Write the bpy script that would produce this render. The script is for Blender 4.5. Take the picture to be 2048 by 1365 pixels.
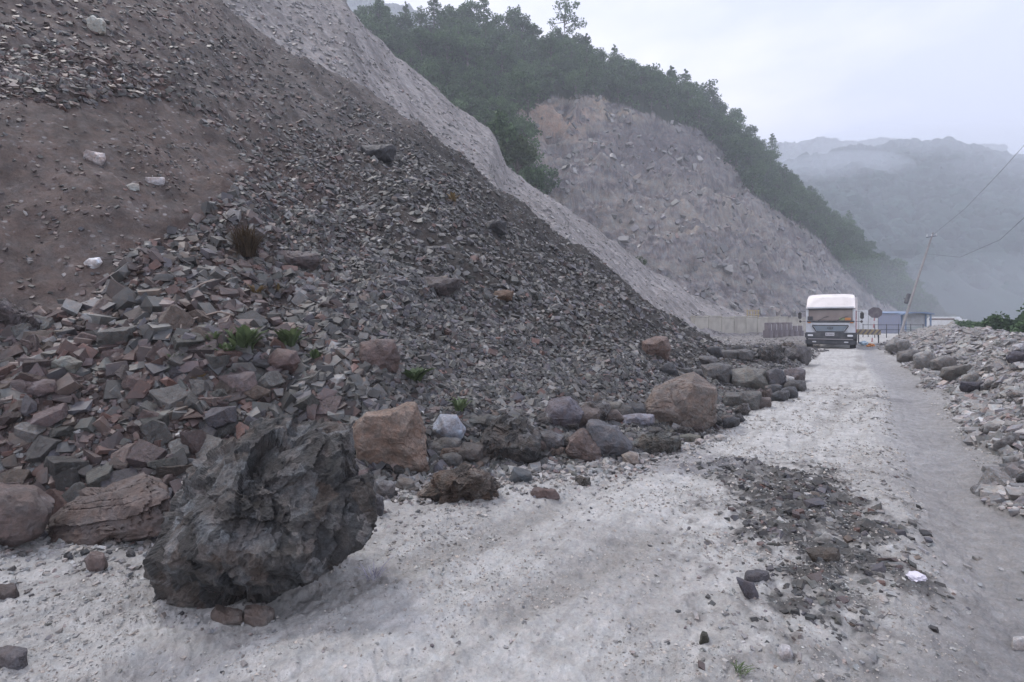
import bpy, bmesh, math, random
import numpy as np
from mathutils import Vector, Matrix, Euler
random.seed(7); RNG = np.random.default_rng(11)
S = bpy.context.scene
for o in list(bpy.data.objects): bpy.data.objects.remove(o)
R = math.radians
# ---------------------------------------------------------------- camera, sky, sun, exposure
EYE = 1.6; F = 1000.0; CX = 1024.0; HZ = 640.0          # photo pixels: focal length, centre column, horizon row
cam = bpy.data.objects.new('camera', bpy.data.cameras.new('camera')); S.collection.objects.link(cam)
cam.location = (0, 0, EYE); cam.rotation_euler = (R(90), 0, 0)
cam.data.lens = 36 * F / 2048; cam.data.sensor_width = 36
cam.data.shift_y = -(682.5 - HZ) / 2048
cam.data.clip_start = 0.05; cam.data.clip_end = 6000
S.camera = cam
SUN_EL, SUN_AZ = R(58), R(-60)                          # azimuth from +Y towards +X
w = bpy.data.worlds.new('World'); S.world = w; w.use_nodes = True
nt = w.node_tree; nt.nodes.clear(); L = nt.links.new
out = nt.nodes.new('ShaderNodeOutputWorld'); bg = nt.nodes.new('ShaderNodeBackground')
sky = nt.nodes.new('ShaderNodeTexSky'); sky.sky_type = 'NISHITA'; sky.sun_disc = False
sky.sun_elevation = SUN_EL; sky.sun_rotation = SUN_AZ; sky.dust_density = 4; sky.air_density = 1.2
tc = nt.nodes.new('ShaderNodeTexCoord'); mp = nt.nodes.new('ShaderNodeMapping'); mp.inputs['Scale'].default_value = (1, 1, 2.6)
nz = nt.nodes.new('ShaderNodeTexNoise'); nz.inputs['Scale'].default_value = 2.3; nz.inputs['Detail'].default_value = 5; nz.inputs['Roughness'].default_value = .5
cr = nt.nodes.new('ShaderNodeValToRGB')
cr.color_ramp.elements[0].position = .38; cr.color_ramp.elements[0].color = (6.0, 6.3, 7.9, 1)
cr.color_ramp.elements[1].position = .60; cr.color_ramp.elements[1].color = (9.1, 8.8, 9.7, 1)
mx = nt.nodes.new('ShaderNodeMixRGB'); mx.inputs[0].default_value = .86
L(tc.outputs['Generated'], mp.inputs[0]); L(mp.outputs[0], nz.inputs['Vector']); L(nz.outputs['Fac'], cr.inputs[0])
L(sky.outputs[0], mx.inputs[1]); L(cr.outputs[0], mx.inputs[2]); L(mx.outputs[0], bg.inputs[0])
bg.inputs['Strength'].default_value = .105; L(bg.outputs[0], out.inputs[0])
sl = bpy.data.lights.new('sun', 'SUN'); sl.energy = 1.5; sl.angle = R(10); sl.color = (1, .96, .93)
sun = bpy.data.objects.new('sun', sl); S.collection.objects.link(sun)
sd = Vector((math.sin(SUN_AZ) * math.cos(SUN_EL), math.cos(SUN_AZ) * math.cos(SUN_EL), math.sin(SUN_EL)))
sun.rotation_euler = sd.to_track_quat('Z', 'Y').to_euler()
S.view_settings.view_transform = 'Standard'; S.view_settings.look = 'None'
S.view_settings.exposure = 0.75; S.view_settings.gamma = 1
S.render.engine = 'CYCLES'
HAZE = .0015
S.cycles.volume_bounces = 2

# ---------------------------------------------------------------- noise
_p = RNG.permutation(256); PERM = np.concatenate([_p, _p, _p]).astype(np.int64)
_g2 = RNG.uniform(0, 2 * np.pi, 256); G2 = np.stack([np.cos(_g2), np.sin(_g2)], 1)
_g3 = RNG.normal(size=(256, 3)); G3 = _g3 / np.linalg.norm(_g3, axis=1)[:, None]
def perlin2(x, y):
    xi = np.floor(x).astype(np.int64); yi = np.floor(y).astype(np.int64); xf = x - xi; yf = y - yi
    u = xf * xf * xf * (xf * (xf * 6 - 15) + 10); v = yf * yf * yf * (yf * (yf * 6 - 15) + 10)
    def g(a, b):
        q = G2[PERM[PERM[(xi + a) & 255] + ((yi + b) & 255)]]
        return q[..., 0] * (xf - a) + q[..., 1] * (yf - b)
    return 1.4 * ((g(0, 0) * (1 - u) + g(1, 0) * u) * (1 - v) + (g(0, 1) * (1 - u) + g(1, 1) * u) * v)
def fbm2(x, y, wl, n=4, gain=.5):
    s = 0; a = 1
    for k in range(n):
        s = s + a * perlin2(x / wl + 17.3 * k + 100, y / wl - 9.1 * k + 100); a *= gain; wl *= .49
    return s
def perlin3(p):
    i = np.floor(p).astype(np.int64); f = p - i; u = f * f * f * (f * (f * 6 - 15) + 10); s = 0
    for a in (0, 1):
        for b in (0, 1):
            for c in (0, 1):
                q = G3[PERM[PERM[PERM[(i[:, 0] + a) & 255] + ((i[:, 1] + b) & 255)] + ((i[:, 2] + c) & 255)]]
                d = (q * (f - (a, b, c))).sum(1)
                s = s + d * (u[:, 0] if a else 1 - u[:, 0]) * (u[:, 1] if b else 1 - u[:, 1]) * (u[:, 2] if c else 1 - u[:, 2])
    return 1.5 * s
def fbm3(p, n=4, gain=.5, ridge=False):
    s = 0; a = 1; q = p.copy()
    for k in range(n):
        v = perlin3(q + 31.7 * k)
        s = s + a * ((.5 - np.abs(v) * 1.6) if ridge else v); a *= gain; q = q * 2.03
    return s
def worley3(p):
    i = np.floor(p).astype(np.int64); best = np.full(len(p), 9.); best2 = np.full(len(p), 9.)
    for a in (-1, 0, 1):
        for b in (-1, 0, 1):
            for c in (-1, 0, 1):
                j = i + (a, b, c)
                h = PERM[PERM[PERM[j[:, 0] & 255] + (j[:, 1] & 255)] + (j[:, 2] & 255)]
                pt = j + .5 + .42 * G3[h]
                d = np.linalg.norm(pt - p, axis=1)
                nb = d < best; best2 = np.where(nb, best, np.minimum(best2, d)); best = np.where(nb, d, best)
    return best, best2
def chips(p):
    """broken-stone relief: every cell is a small tilted plane"""
    i = np.floor(p).astype(np.int64); best = np.full(len(p), 9.); out = np.zeros(len(p))
    for a in (-1, 0, 1):
        for b in (-1, 0, 1):
            for c in (-1, 0, 1):
                j = i + (a, b, c)
                h = PERM[PERM[PERM[j[:, 0] & 255] + (j[:, 1] & 255)] + (j[:, 2] & 255)]
                dl = p - (j + .5 + .45 * G3[h]); d = (dl * dl).sum(1); nb = d < best
                val = (dl * G3[(h * 7 + 3) & 255]).sum(1) + .5 * (G3[(h * 5 + 1) & 255][:, 0])
                out = np.where(nb, val, out); best = np.where(nb, d, best)
    return out
def sstep(a, b, x):
    t = np.clip((x - a) / (b - a), 0, 1); return t * t * (3 - 2 * t)
def poly_sd(x, y, pts):
    """signed distance to an open polyline (positive on its right), and the distance itself"""
    best = np.full(np.shape(x), 1e9); sg = np.zeros(np.shape(x))
    for (ax, ay), (bx, by) in zip(pts[:-1], pts[1:]):
        dx, dy = bx - ax, by - ay; t = np.clip(((x - ax) * dx + (y - ay) * dy) / (dx * dx + dy * dy), 0, 1)
        d = np.hypot(x - ax - t * dx, y - ay - t * dy)
        s = np.sign((x - ax) * dy - (y - ay) * dx); nb = d < best
        sg = np.where(nb, s, sg); best = np.where(nb, d, best)
    return sg * best, best
def in_poly(px, py, poly):
    r = np.zeros(np.shape(px), bool); n = len(poly)
    for i in range(n):
        x1, y1 = poly[i]; x2, y2 = poly[(i + 1) % n]
        if y1 == y2: continue
        r ^= ((y1 > py) != (y2 > py)) & (px < (x2 - x1) * (py - y1) / (y2 - y1) + x1)
    return r

# ---------------------------------------------------------------- terrain height
def K(px, table): t = np.array(table, float); return np.interp(px, t[:, 0], t[:, 1])
TOE = [(-4000, 2.0), (-1500, 2.7), (-500, 3.3), (0, 4.0), (330, 4.1), (700, 4.8), (850, 5.05), (1260, 5.75), (1420, 6.9), (1500, 10), (1600, 15.5), (1640, 24), (1700, 30)]
SK1 = [(-4000, -1500), (-500, -650), (0, -330), (400, -30), (560, 95), (700, 170), (830, 240), (1000, 375), (1100, 450), (1200, 522), (1300, 607), (1400, 668), (1450, 690), (1560, 694), (1640, 697), (1670, 705)]
YR1 = [(-4000, 14), (-500, 20), (0, 25), (700, 25), (1200, 21), (1400, 20), (1560, 20), (1640, 26)]
SK2 = [(-4000, -1900), (-500, -1000), (0, -560), (500, -170), (690, -15), (730, 45), (770, 92), (830, 150), (900, 202), (985, 268), (1012, 328), (1100, 392), (1200, 468), (1280, 528), (1400, 600), (1480, 628), (1560, 642), (1640, 660), (1680, 672)]
YR2 = [(-500, 52), (700, 52), (1010, 52), (1200, 55), (1400, 60), (1600, 66)]
YT2 = [(-500, 13), (1100, 14), (1200, 18), (1400, 45), (1500, 51), (1600, 58)]
SK3 = [(0, 60), (700, 70), (800, 62), (950, 62), (1040, 84), (1100, 112), (1180, 134), (1240, 168), (1330, 215), (1400, 240), (1450, 280), (1560, 352), (1650, 430), (1750, 520), (1830, 588), (1900, 632), (1960, 648), (2100, 655)]
YR3 = [(700, 115), (1100, 125), (1400, 140), (1650, 160), (1850, 185)]
YT3 = [(700, 58), (1100, 62), (1400, 70), (1550, 80), (1700, 98), (1850, 140)]
VERGE = [(1.9, .2), (3.0, 2.0), (4.35, 4.3), (6.6, 7.4), (9.9, 11.9), (15.5, 20), (23.5, 32), (42, 52), (75, 85), (160, 175)]
TRACK = [(2.05, 1.0), (2.5, 2.2), (3.0, 3.0), (4.0, 4.45), (6.2, 7.6), (9.4, 12), (14.2, 19.5), (22, 31)]
WT1 = [(-3.1, 1.1), (-2.5, 1.6), (-.9, 3.0), (.6, 4.5), (3.2, 7.6), (7.5, 13), (14, 23), (22, 34)]
WT2 = [(-1.7, 1.2), (-.1, 2.7), (1.5, 4.1), (4.5, 7.3), (8.8, 12.6), (15.3, 22), (23, 33)]
SPILL = [(2.3, 5.3), (2.9, 4.5), (2.25, 3.6), (1.75, 2.9), (1.2, 2.0)]
def spill(x, y):
    xw = x + fbm2(x, y, .7, 4, .6) * .35 - .05; yw = y + fbm2(x + 30, y, .7, 4, .6) * .45
    m = np.exp(-((((xw - 2.45) * .83 - (yw - 4.35) * .55) / .55) ** 2 + (((xw - 2.45) * .55 + (yw - 4.35) * .83) / 1.15) ** 2))
    d = poly_sd(xw, yw, SPILL)[1]; return np.maximum(m, .62 * np.exp(-(d / .42) ** 2) * sstep(1.6, 3.4, y))
def wheel(x, y):
    w = 0
    for T in (WT1, WT2):
        d = poly_sd(x + .06 * fbm2(x, y, 1.5, 2), y, T)[1]; w = w + np.exp(-(d / .15) ** 4)
    return w
def rills(x, y):
    t = x * .55 + y * .83; f = -x * .83 + y * .55
    return fbm2(t / .8 + .25 * fbm2(x, y, 3, 2), f / 7.5, 1, 4, .6)
def layer(px, Y, sk, yr, yt, back=.9):
    e = (HZ - K(px, sk)) / F; r = K(px, yr); t = K(px, yt)
    A = np.maximum(EYE + e * r, 0) / np.maximum(r - t, 2)
    z = A * (Y - t)
    zr = A * (r - t)
    return np.where(Y < r, z, zr - back * (Y - r)), A
def H(x, y, detail=True, zones=False):
    x = np.asarray(x, float); y = np.maximum(np.asarray(y, float), .05)
    px = CX + F * x / y
    px = np.clip(px, -4000, 6000)
    wob = fbm2(x, y, 7.0, 3) * 14 + fbm2(x, y, 1.6, 3) * 5
    pw = px + wob
    z1, A1 = layer(pw, y, SK1, YR1, TOE); z2, _ = layer(pw, y, SK2, YR2, YT2); z3, _ = layer(px, y, SK3, YR3, YT3, .5)
    z1 = np.where((pw > 1655) | (y < K(pw, TOE)), -1, z1); z2 = np.where(pw > 1690, -1, z2); z3 = np.where(px > 2000, -9, z3)
    toe = K(pw, TOE)
    # concave foot of the talus
    up = np.clip(y - toe, 0, None)
    z1 = np.where(z1 > 0, z1 * (1 - .35 * np.exp(-up / 1.2)), z1)
    sR, dR = poly_sd(x + .5 * fbm2(x, y, 2.5, 2), y, VERGE)
    berm = np.where(sR > 0, (.98 + .16 * fbm2(x, y, 3, 3)) * sstep(0, 2.8, sR) + .2 * np.exp(-((sR - 1) / .8) ** 2) - .55 * np.clip(sR - 3.2, 0, 34), 0)
    berm = berm * sstep(0, 3, y)
    berm = np.where(y > 60, np.minimum(berm, .8 - np.clip((sR - 8) * .5, 0, 20)), berm)
    z = np.maximum(np.maximum(z1, z2), z3)
    base = np.zeros_like(z)
    slope = z > 0
    z = np.where(slope, z, base)
    z = np.where((sR > 0) & ~slope, berm, z)
    zone = np.where(slope, np.where(z == z3, 4, np.where(z == z2, 3, 2)), np.where(sR > 0, 1, 0))
    if detail:
        k = np.clip(z / .6, 0, 1)
        near = np.clip(1 - y / 60, 0, 1)
        d = fbm2(x, y, 3.4, 3) * .30 + fbm2(x, y, .8, 4, .55) * .085
        d = d + (np.abs(fbm2(x * .9 + 3, y, 1.7, 3)) - .25) * .22
        d3 = fbm2(x, y, 16, 3) * 2.0 + (.5 - np.abs(fbm2(x, y, 15, 4, .6))) * 5.0 + fbm2(x, y, 2.2, 3, .6) * .35
        # bedding ledges across the far scar
        bed = z * .9 + x * .10 + fbm2(x, y, 12, 3) * 2.6
        d3 = d3 + (np.abs(((bed / 5.5) % 1) - .5) - .25) * 5.0 + (np.abs(((bed / 1.7 + .3) % 1) - .5) - .25) * 1.3 + (.3 - np.abs(fbm2(x, y, 4.5, 4, .6))) * 1.6
        rl = rills(x, y); d = d + rl * .16 * sstep(.5, 3, z)
        py0 = HZ - F * (z - EYE) / y
        for ln, amp in (([(1130, 425), (1190, 398), (1240, 388), (1300, 408), (1380, 412), (1440, 398), (1500, 380), (1545, 400)], 2.6), ([(1030, 285), (1090, 262), (1140, 282), (1180, 250), (1230, 262)], 2.2), ([(1240, 300), (1290, 275), (1360, 290), (1420, 310), (1470, 345)], 2.0), ([(1250, 470), (1330, 455), (1420, 470), (1520, 452), (1600, 500)], 1.8), ([(1300, 560), (1400, 535), (1500, 545), (1620, 560)], 1.6)):
            L_ = np.array(ln, float); py1 = np.interp(px, L_[:, 0], L_[:, 1]) + 7 * fbm2(x, y, 6, 3); inside = sstep(L_[0, 0] - 20, L_[0, 0] + 25, px) * sstep(L_[-1, 0] + 20, L_[-1, 0] - 25, px)
            d3 = d3 + amp * inside * (sstep(py1 + 4, py1 - 3, py0) - .6 * sstep(py1 - 3, py1 - 60, py0))
        dz = np.where(zone == 4, d3 * np.clip(z / 6, 0, 1), np.where(zone == 3, d * .6, d) * k)
        rut = .010 * np.abs(fbm2(x, y, .16, 4, .62)) + fbm2((x * .83 - y * .55) / .35, (x * .55 + y * .83) / 2.6, 1, 3) * .018 + fbm2(x, y, 2.3, 2) * .03 + fbm2(x, y, .22, 3, .6) * .008
        rut = rut + .013 * np.clip(fbm2(x, y, .09, 3, .6), -.2, 1) + .010 * fbm2((x * .84 - y * .545) / .12, (x * .545 + y * .84) / .9, 1, 2) + .006 * fbm2(x, y, .035, 2)
        gr = fbm2(x, y, 1.1, 4, .6) * .16 + fbm2(x, y, .3, 3, .6) * .05
        sT, dT = poly_sd(x, y, TRACK)
        rut = rut - .05 * np.exp(-(dT / .3) ** 2) + .035 * np.exp(-((dT - .55) / .18) ** 2)
        # low dark spill of shards in the middle of the road, and the smooth scooped patch bottom left
        rut = rut + .055 * spill(x, y) * (1 + fbm2(x, y, .3, 3, .6))
        wv = wheel(x, y); ss_ = x * .66 + y * .75
        rut = rut - wv * (.028 + .010 * np.sin(ss_ * 62 + 3 * np.sin(x * 20)) * np.clip(fbm2(x, y, 1.3, 2) + .4, 0, 1))
        rut = rut - .035 * np.exp(-((x + 1.56) / .28) ** 4 - ((y - 2.32) / .13) ** 4)
        z = z + dz + np.where(slope, 0, np.where(sR > 0, gr * sstep(0, .8, sR), 0)) + np.where(slope, 0, rut * np.where(sR > 0, np.exp(-sR), 1)) * (y < 90)
        z = z + np.where(slope, (1 - k) * rut, 0) * (y < 90)
    if zones: return z, zone, px, sR
    return z
def Hs(x, y): return float(H(np.array([x]), np.array([y]))[0])
_ys = np.exp(np.linspace(math.log(1.2), math.log(230), 2600))
def hit(px, py):
    X = (px - CX) / F; zr = EYE + (HZ - py) / F * _ys
    z = H(X * _ys, _ys); b = np.nonzero(z >= zr)[0]
    if len(b) == 0: return None
    Y = _ys[b[0]]; return Vector((X * Y, Y, float(z[b[0]])))
def proj(x, y, z): return CX + F * x / y, HZ - F * (z - EYE) / y
def normal_at(x, y, e=.15):
    a = Hs(x + e, y) - Hs(x - e, y); b = Hs(x, y + e) - Hs(x, y - e)
    return Vector((-a / (2 * e), -b / (2 * e), 1)).normalized()

# ---------------------------------------------------------------- object helpers
COL = S.collection
def mesh_np(name, v, f, col=None, smooth=False):
    """v (N,3); f (M,k) faces of one size or a list of such arrays"""
    me = bpy.data.meshes.new(name); v = np.asarray(v, np.float32)
    fs = f if isinstance(f, list) else [f]
    nl = sum(a.size for a in fs); npoly = sum(len(a) for a in fs)
    me.vertices.add(len(v)); me.vertices.foreach_set('co', v.ravel())
    me.loops.add(nl); me.loops.foreach_set('vertex_index', np.concatenate([a.ravel() for a in fs]).astype(np.int32))
    me.polygons.add(npoly)
    tot = np.concatenate([np.full(len(a), a.shape[1]) for a in fs]).astype(np.int32)
    me.polygons.foreach_set('loop_start', np.concatenate([[0], np.cumsum(tot)[:-1]]).astype(np.int32))
    me.polygons.foreach_set('loop_total', tot)
    me.update(calc_edges=True); me.validate()
    me.polygons.foreach_set('use_smooth', np.full(len(me.polygons), smooth))
    if col is not None:
        a = me.color_attributes.new('Col', 'FLOAT_COLOR', 'POINT')
        c = np.ones((len(v), 4), np.float32); c[:, :3] = col; a.data.foreach_set('color', c.ravel())
    return me
def obj(name, me, mat=None, parent=None):
    o = bpy.data.objects.new(name, me); COL.objects.link(o)
    if mat and not me.materials: me.materials.append(mat)
    if parent: o.parent = parent
    return o
def tag(o, label=None, cat=None, group=None, kind=None):
    if label: o['label'] = label
    if cat: o['category'] = cat
    if group: o['group'] = group
    if kind: o['kind'] = kind
    return o
def empty(name, loc, rz=0):
    o = bpy.data.objects.new(name, None); COL.objects.link(o); o.location = loc; o.rotation_euler = (0, 0, rz); o.empty_display_size = .2; return o
def bm_mesh(bm, name, smooth=False):
    me = bpy.data.meshes.new(name); bm.to_mesh(me); bm.free()
    if smooth: me.polygons.foreach_set('use_smooth', np.full(len(me.polygons), True))
    return me
def add_box(bm, c, s, bev=0, rot=None, taper=None):
    r = bmesh.ops.create_cube(bm, size=1); vs = r['verts']
    for v in vs:
        co = Vector((v.co.x * s[0], v.co.y * s[1], v.co.z * s[2]))
        if taper and v.co.z > 0: co.x *= taper[0]; co.y *= taper[1]
        if rot: co = Euler(rot).to_matrix() @ co
        v.co = co + Vector(c)
    if bev:
        es = list({e for v in vs for e in v.link_edges}); bmesh.ops.bevel(bm, geom=es, offset=bev, segments=2, affect='EDGES')
def add_tube(bm, pts, radii, n=8):
    rings = []
    for i, p in enumerate(pts):
        p = Vector(p); a = Vector(pts[max(i - 1, 0)]); b = Vector(pts[min(i + 1, len(pts) - 1)])
        q = (b - a).to_track_quat('Z', 'Y'); rr = radii[i] if hasattr(radii, '__len__') else radii
        rings.append([bm.verts.new(p + q @ Vector((rr * math.cos(2 * math.pi * k / n), rr * math.sin(2 * math.pi * k / n), 0))) for k in range(n)])
    for r0, r1 in zip(rings[:-1], rings[1:]):
        for k in range(n): bm.faces.new((r0[k], r0[(k + 1) % n], r1[(k + 1) % n], r1[k]))
    bm.faces.new(rings[0][::-1]); bm.faces.new(rings[-1])
def add_cyl(bm, c, r, h, axis='Z', n=24, bev=0):
    d = {'X': Vector((h / 2, 0, 0)), 'Y': Vector((0, h / 2, 0)), 'Z': Vector((0, 0, h / 2))}[axis]; c = Vector(c)
    add_tube(bm, [c - d, c + d], r, n)

# ---------------------------------------------------------------- materials
def mat_new(name):
    m = bpy.data.materials.new(name); m.use_nodes = True; t = m.node_tree
    return m, t, t.nodes['Principled BSDF']
def plain(name, c, rough=.6, metal=0, spec=None, dirt=0, dscale=4, dcol=(.35, .33, .31)):
    m, t, b = mat_new(name); b.inputs['Base Color'].default_value = (*c, 1); b.inputs['Roughness'].default_value = rough; b.inputs['Metallic'].default_value = metal
    if spec is not None: b.inputs['Specular IOR Level'].default_value = spec
    if dirt:
        tc = t.nodes.new('ShaderNodeTexCoord'); n = t.nodes.new('ShaderNodeTexNoise'); n.inputs['Scale'].default_value = dscale; n.inputs['Detail'].default_value = 6
        r = t.nodes.new('ShaderNodeValToRGB'); r.color_ramp.elements[0].position = .42; r.color_ramp.elements[1].position = .7
        r.color_ramp.elements[0].color = (0, 0, 0, 1); r.color_ramp.elements[1].color = (dirt, dirt, dirt, 1)
        x = t.nodes.new('ShaderNodeMixRGB'); x.inputs[1].default_value = (*c, 1); x.inputs[2].default_value = (*dcol, 1)
        t.links.new(tc.outputs['Object'], n.inputs['Vector']); t.links.new(n.outputs['Fac'], r.inputs[0]); t.links.new(r.outputs[0], x.inputs[0]); t.links.new(x.outputs[0], b.inputs['Base Color'])
    return m
def earth_mat(name, src='attr', hue=.6, scale=1.0, var=.35, bump=.5, dist=.05, veins=False, rough=.92, coord='Object', specks=None):
    m, t, b = mat_new(name); N = t.nodes.new; Lk = t.links.new
    tc = N('ShaderNodeTexCoord'); b.inputs['Roughness'].default_value = rough; b.inputs['Specular IOR Level'].default_value = .25 if rough > .8 else .5
    if src == 'attr': c = N('ShaderNodeVertexColor'); c.layer_name = 'Col'; cs = c.outputs['Color']
    else: c = N('ShaderNodeObjectInfo'); cs = c.outputs['Color']
    def noise(sc, det=8, ro=.6, kind='ShaderNodeTexNoise'):
        n = N(kind); n.inputs['Scale'].default_value = sc * scale
        if kind == 'ShaderNodeTexNoise': n.inputs['Detail'].default_value = det; n.inputs['Roughness'].default_value = ro
        Lk(tc.outputs[coord], n.inputs['Vector']); return n
    n1 = noise(2.5); n2 = noise(14, 6, .7); n3 = noise(60, 4, .7)
    def mr(n, a, bb):
        q = N('ShaderNodeMapRange'); q.inputs[1].default_value = .3; q.inputs[2].default_value = .7; q.inputs[3].default_value = a; q.inputs[4].default_value = bb
        Lk(n.outputs[0], q.inputs[0]); return q.outputs[0]
    mul = N('ShaderNodeMath'); mul.operation = 'MULTIPLY'; Lk(mr(n1, 1 - var, 1 + var), mul.inputs[0]); Lk(mr(n2, 1 - var * .8, 1 + var * .8), mul.inputs[1])
    mul2 = N('ShaderNodeMath'); mul2.operation = 'MULTIPLY'; Lk(mul.outputs[0], mul2.inputs[0]); Lk(mr(n3, 1 - var * .6, 1 + var * .6), mul2.inputs[1])
    vm = N('ShaderNodeVectorMath'); vm.operation = 'SCALE'; Lk(cs, vm.inputs[0]); Lk(mul2.outputs[0], vm.inputs['Scale'])
    col = vm.outputs[0]
    hs = N('ShaderNodeMixRGB'); hs.blend_type = 'MULTIPLY'; hs.inputs[0].default_value = hue
    rp = N('ShaderNodeValToRGB'); rp.color_ramp.elements[0].color = (1.16, .96, .84, 1); rp.color_ramp.elements[1].color = (.90, 1.0, 1.06, 1); rp.color_ramp.elements[0].position = .38; rp.color_ramp.elements[1].position = .62
    n4 = noise(5.3, 5); Lk(n4.outputs[0], rp.inputs[0]); Lk(col, hs.inputs[1]); Lk(rp.outputs[0], hs.inputs[2]); col = hs.outputs[0]
    if specks:
        v = noise(specks[0], kind='ShaderNodeTexVoronoi'); v.inputs['Randomness'].default_value = 1
        q = N('ShaderNodeMapRange'); q.inputs[1].default_value = specks[1]; q.inputs[2].default_value = specks[1] + .08; q.inputs[3].default_value = specks[2]; q.inputs[4].default_value = 0
        Lk(v.outputs['Distance'], q.inputs[0])
        gate = N('ShaderNodeMapRange'); gate.inputs[1].default_value = .48; gate.inputs[2].default_value = .60; Lk(n1.outputs[0], gate.inputs[0])
        gm_ = N('ShaderNodeMath'); gm_.operation = 'MULTIPLY'; Lk(q.outputs[0], gm_.inputs[0]); Lk(gate.outputs[0], gm_.inputs[1]); q = gm_
        sx = N('ShaderNodeMixRGB'); Lk(q.outputs[0], sx.inputs[0]); Lk(col, sx.inputs[1])
        bw = N('ShaderNodeRGBToBW'); Lk(v.outputs['Color'], bw.inputs[0]); rr = N('ShaderNodeValToRGB')
        rr.color_ramp.elements[0].color = (.07, .07, .075, 1); rr.color_ramp.elements[1].color = (.55, .55, .56, 1); Lk(bw.outputs[0], rr.inputs[0]); Lk(rr.outputs[0], sx.inputs[2]); col = sx.outputs[0]
    Lk(col, b.inputs['Base Color'])
    add = N('ShaderNodeMath'); add.operation = 'ADD'; Lk(n2.outputs[0], add.inputs[0])
    m3 = N('ShaderNodeMath'); m3.operation = 'MULTIPLY'; m3.inputs[1].default_value = .35; Lk(n3.outputs[0], m3.inputs[0]); Lk(m3.outputs[0], add.inputs[1])
    bp = N('ShaderNodeBump'); bp.inputs['Strength'].default_value = bump; bp.inputs['Distance'].default_value = dist / scale; Lk(add.outputs[0], bp.inputs['Height']); Lk(bp.outputs[0], b.inputs['Normal'])
    return m
M_ROAD = earth_mat('pale_road_dust', hue=.15, scale=3.4, var=.20, bump=.9, dist=.05, specks=(16, .20, .45), rough=.85)
M_SLOPE = earth_mat('loose_slope_soil', hue=.4, scale=1.0, var=.28, bump=.8, dist=.08, specks=(9, .22, .55))
M_VERGE = earth_mat('gravel_bank', scale=1.6, var=.28, bump=.8, dist=.06, specks=(14, .25, .8))
M_SCAR = earth_mat('bare_scar_rock', scale=.25, var=.25, bump=.9, dist=.12)
M_STONE = earth_mat('scree_stone', scale=3, var=.28, bump=.35, dist=.04, rough=.55)
M_ROCK = earth_mat('rock_face', 'obj', scale=2.2, var=.38, bump=.8, dist=.05, rough=.58)
def mottle(m, amt):
    t = m.node_tree; N = t.nodes.new; b = t.nodes['Principled BSDF']; src_ = b.inputs['Base Color'].links[0].from_socket; tc = [n for n in t.nodes if n.type == 'TEX_COORD'][0]
    v = N('ShaderNodeTexVoronoi'); v.inputs['Scale'].default_value = 9; wn = N('ShaderNodeTexNoise'); wn.inputs['Scale'].default_value = 6; wn.inputs['Detail'].default_value = 4
    mxv = N('ShaderNodeMixRGB'); mxv.inputs[0].default_value = .22; t.links.new(tc.outputs['Object'], mxv.inputs[1]); t.links.new(tc.outputs['Object'], wn.inputs['Vector']); t.links.new(wn.outputs['Color'], mxv.inputs[2]); t.links.new(mxv.outputs[0], v.inputs['Vector'])
    bw = N('ShaderNodeRGBToBW'); t.links.new(v.outputs['Color'], bw.inputs[0]); r = N('ShaderNodeValToRGB'); r.color_ramp.interpolation = 'LINEAR'
    e = r.color_ramp.elements; e[0].position = .2; e[0].color = (.55, .55, .58, 1); e[1].position = .8; e[1].color = (2.1, 2.1, 2.15, 1)
    for p_, c_ in ((.45, (.95, .92, .9, 1)), (.6, (1.25, 1.0, .85, 1))): q = e.new(p_); q.color = c_
    t.links.new(bw.outputs[0], r.inputs[0]); x = N('ShaderNodeMixRGB'); x.blend_type = 'MULTIPLY'; x.inputs[0].default_value = amt; t.links.new(src_, x.inputs[1]); t.links.new(r.outputs[0], x.inputs[2]); t.links.new(x.outputs[0], b.inputs['Base Color'])
M_CRAG = earth_mat('crag_rock', 'obj', scale=2.0, var=.62, bump=1.0, dist=.09, rough=.55)
mottle(M_CRAG, .85); mottle(M_ROCK, .22)
M_WOOD = earth_mat('far_wood', scale=.08, var=.4, bump=.4, dist=.3)
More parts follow.
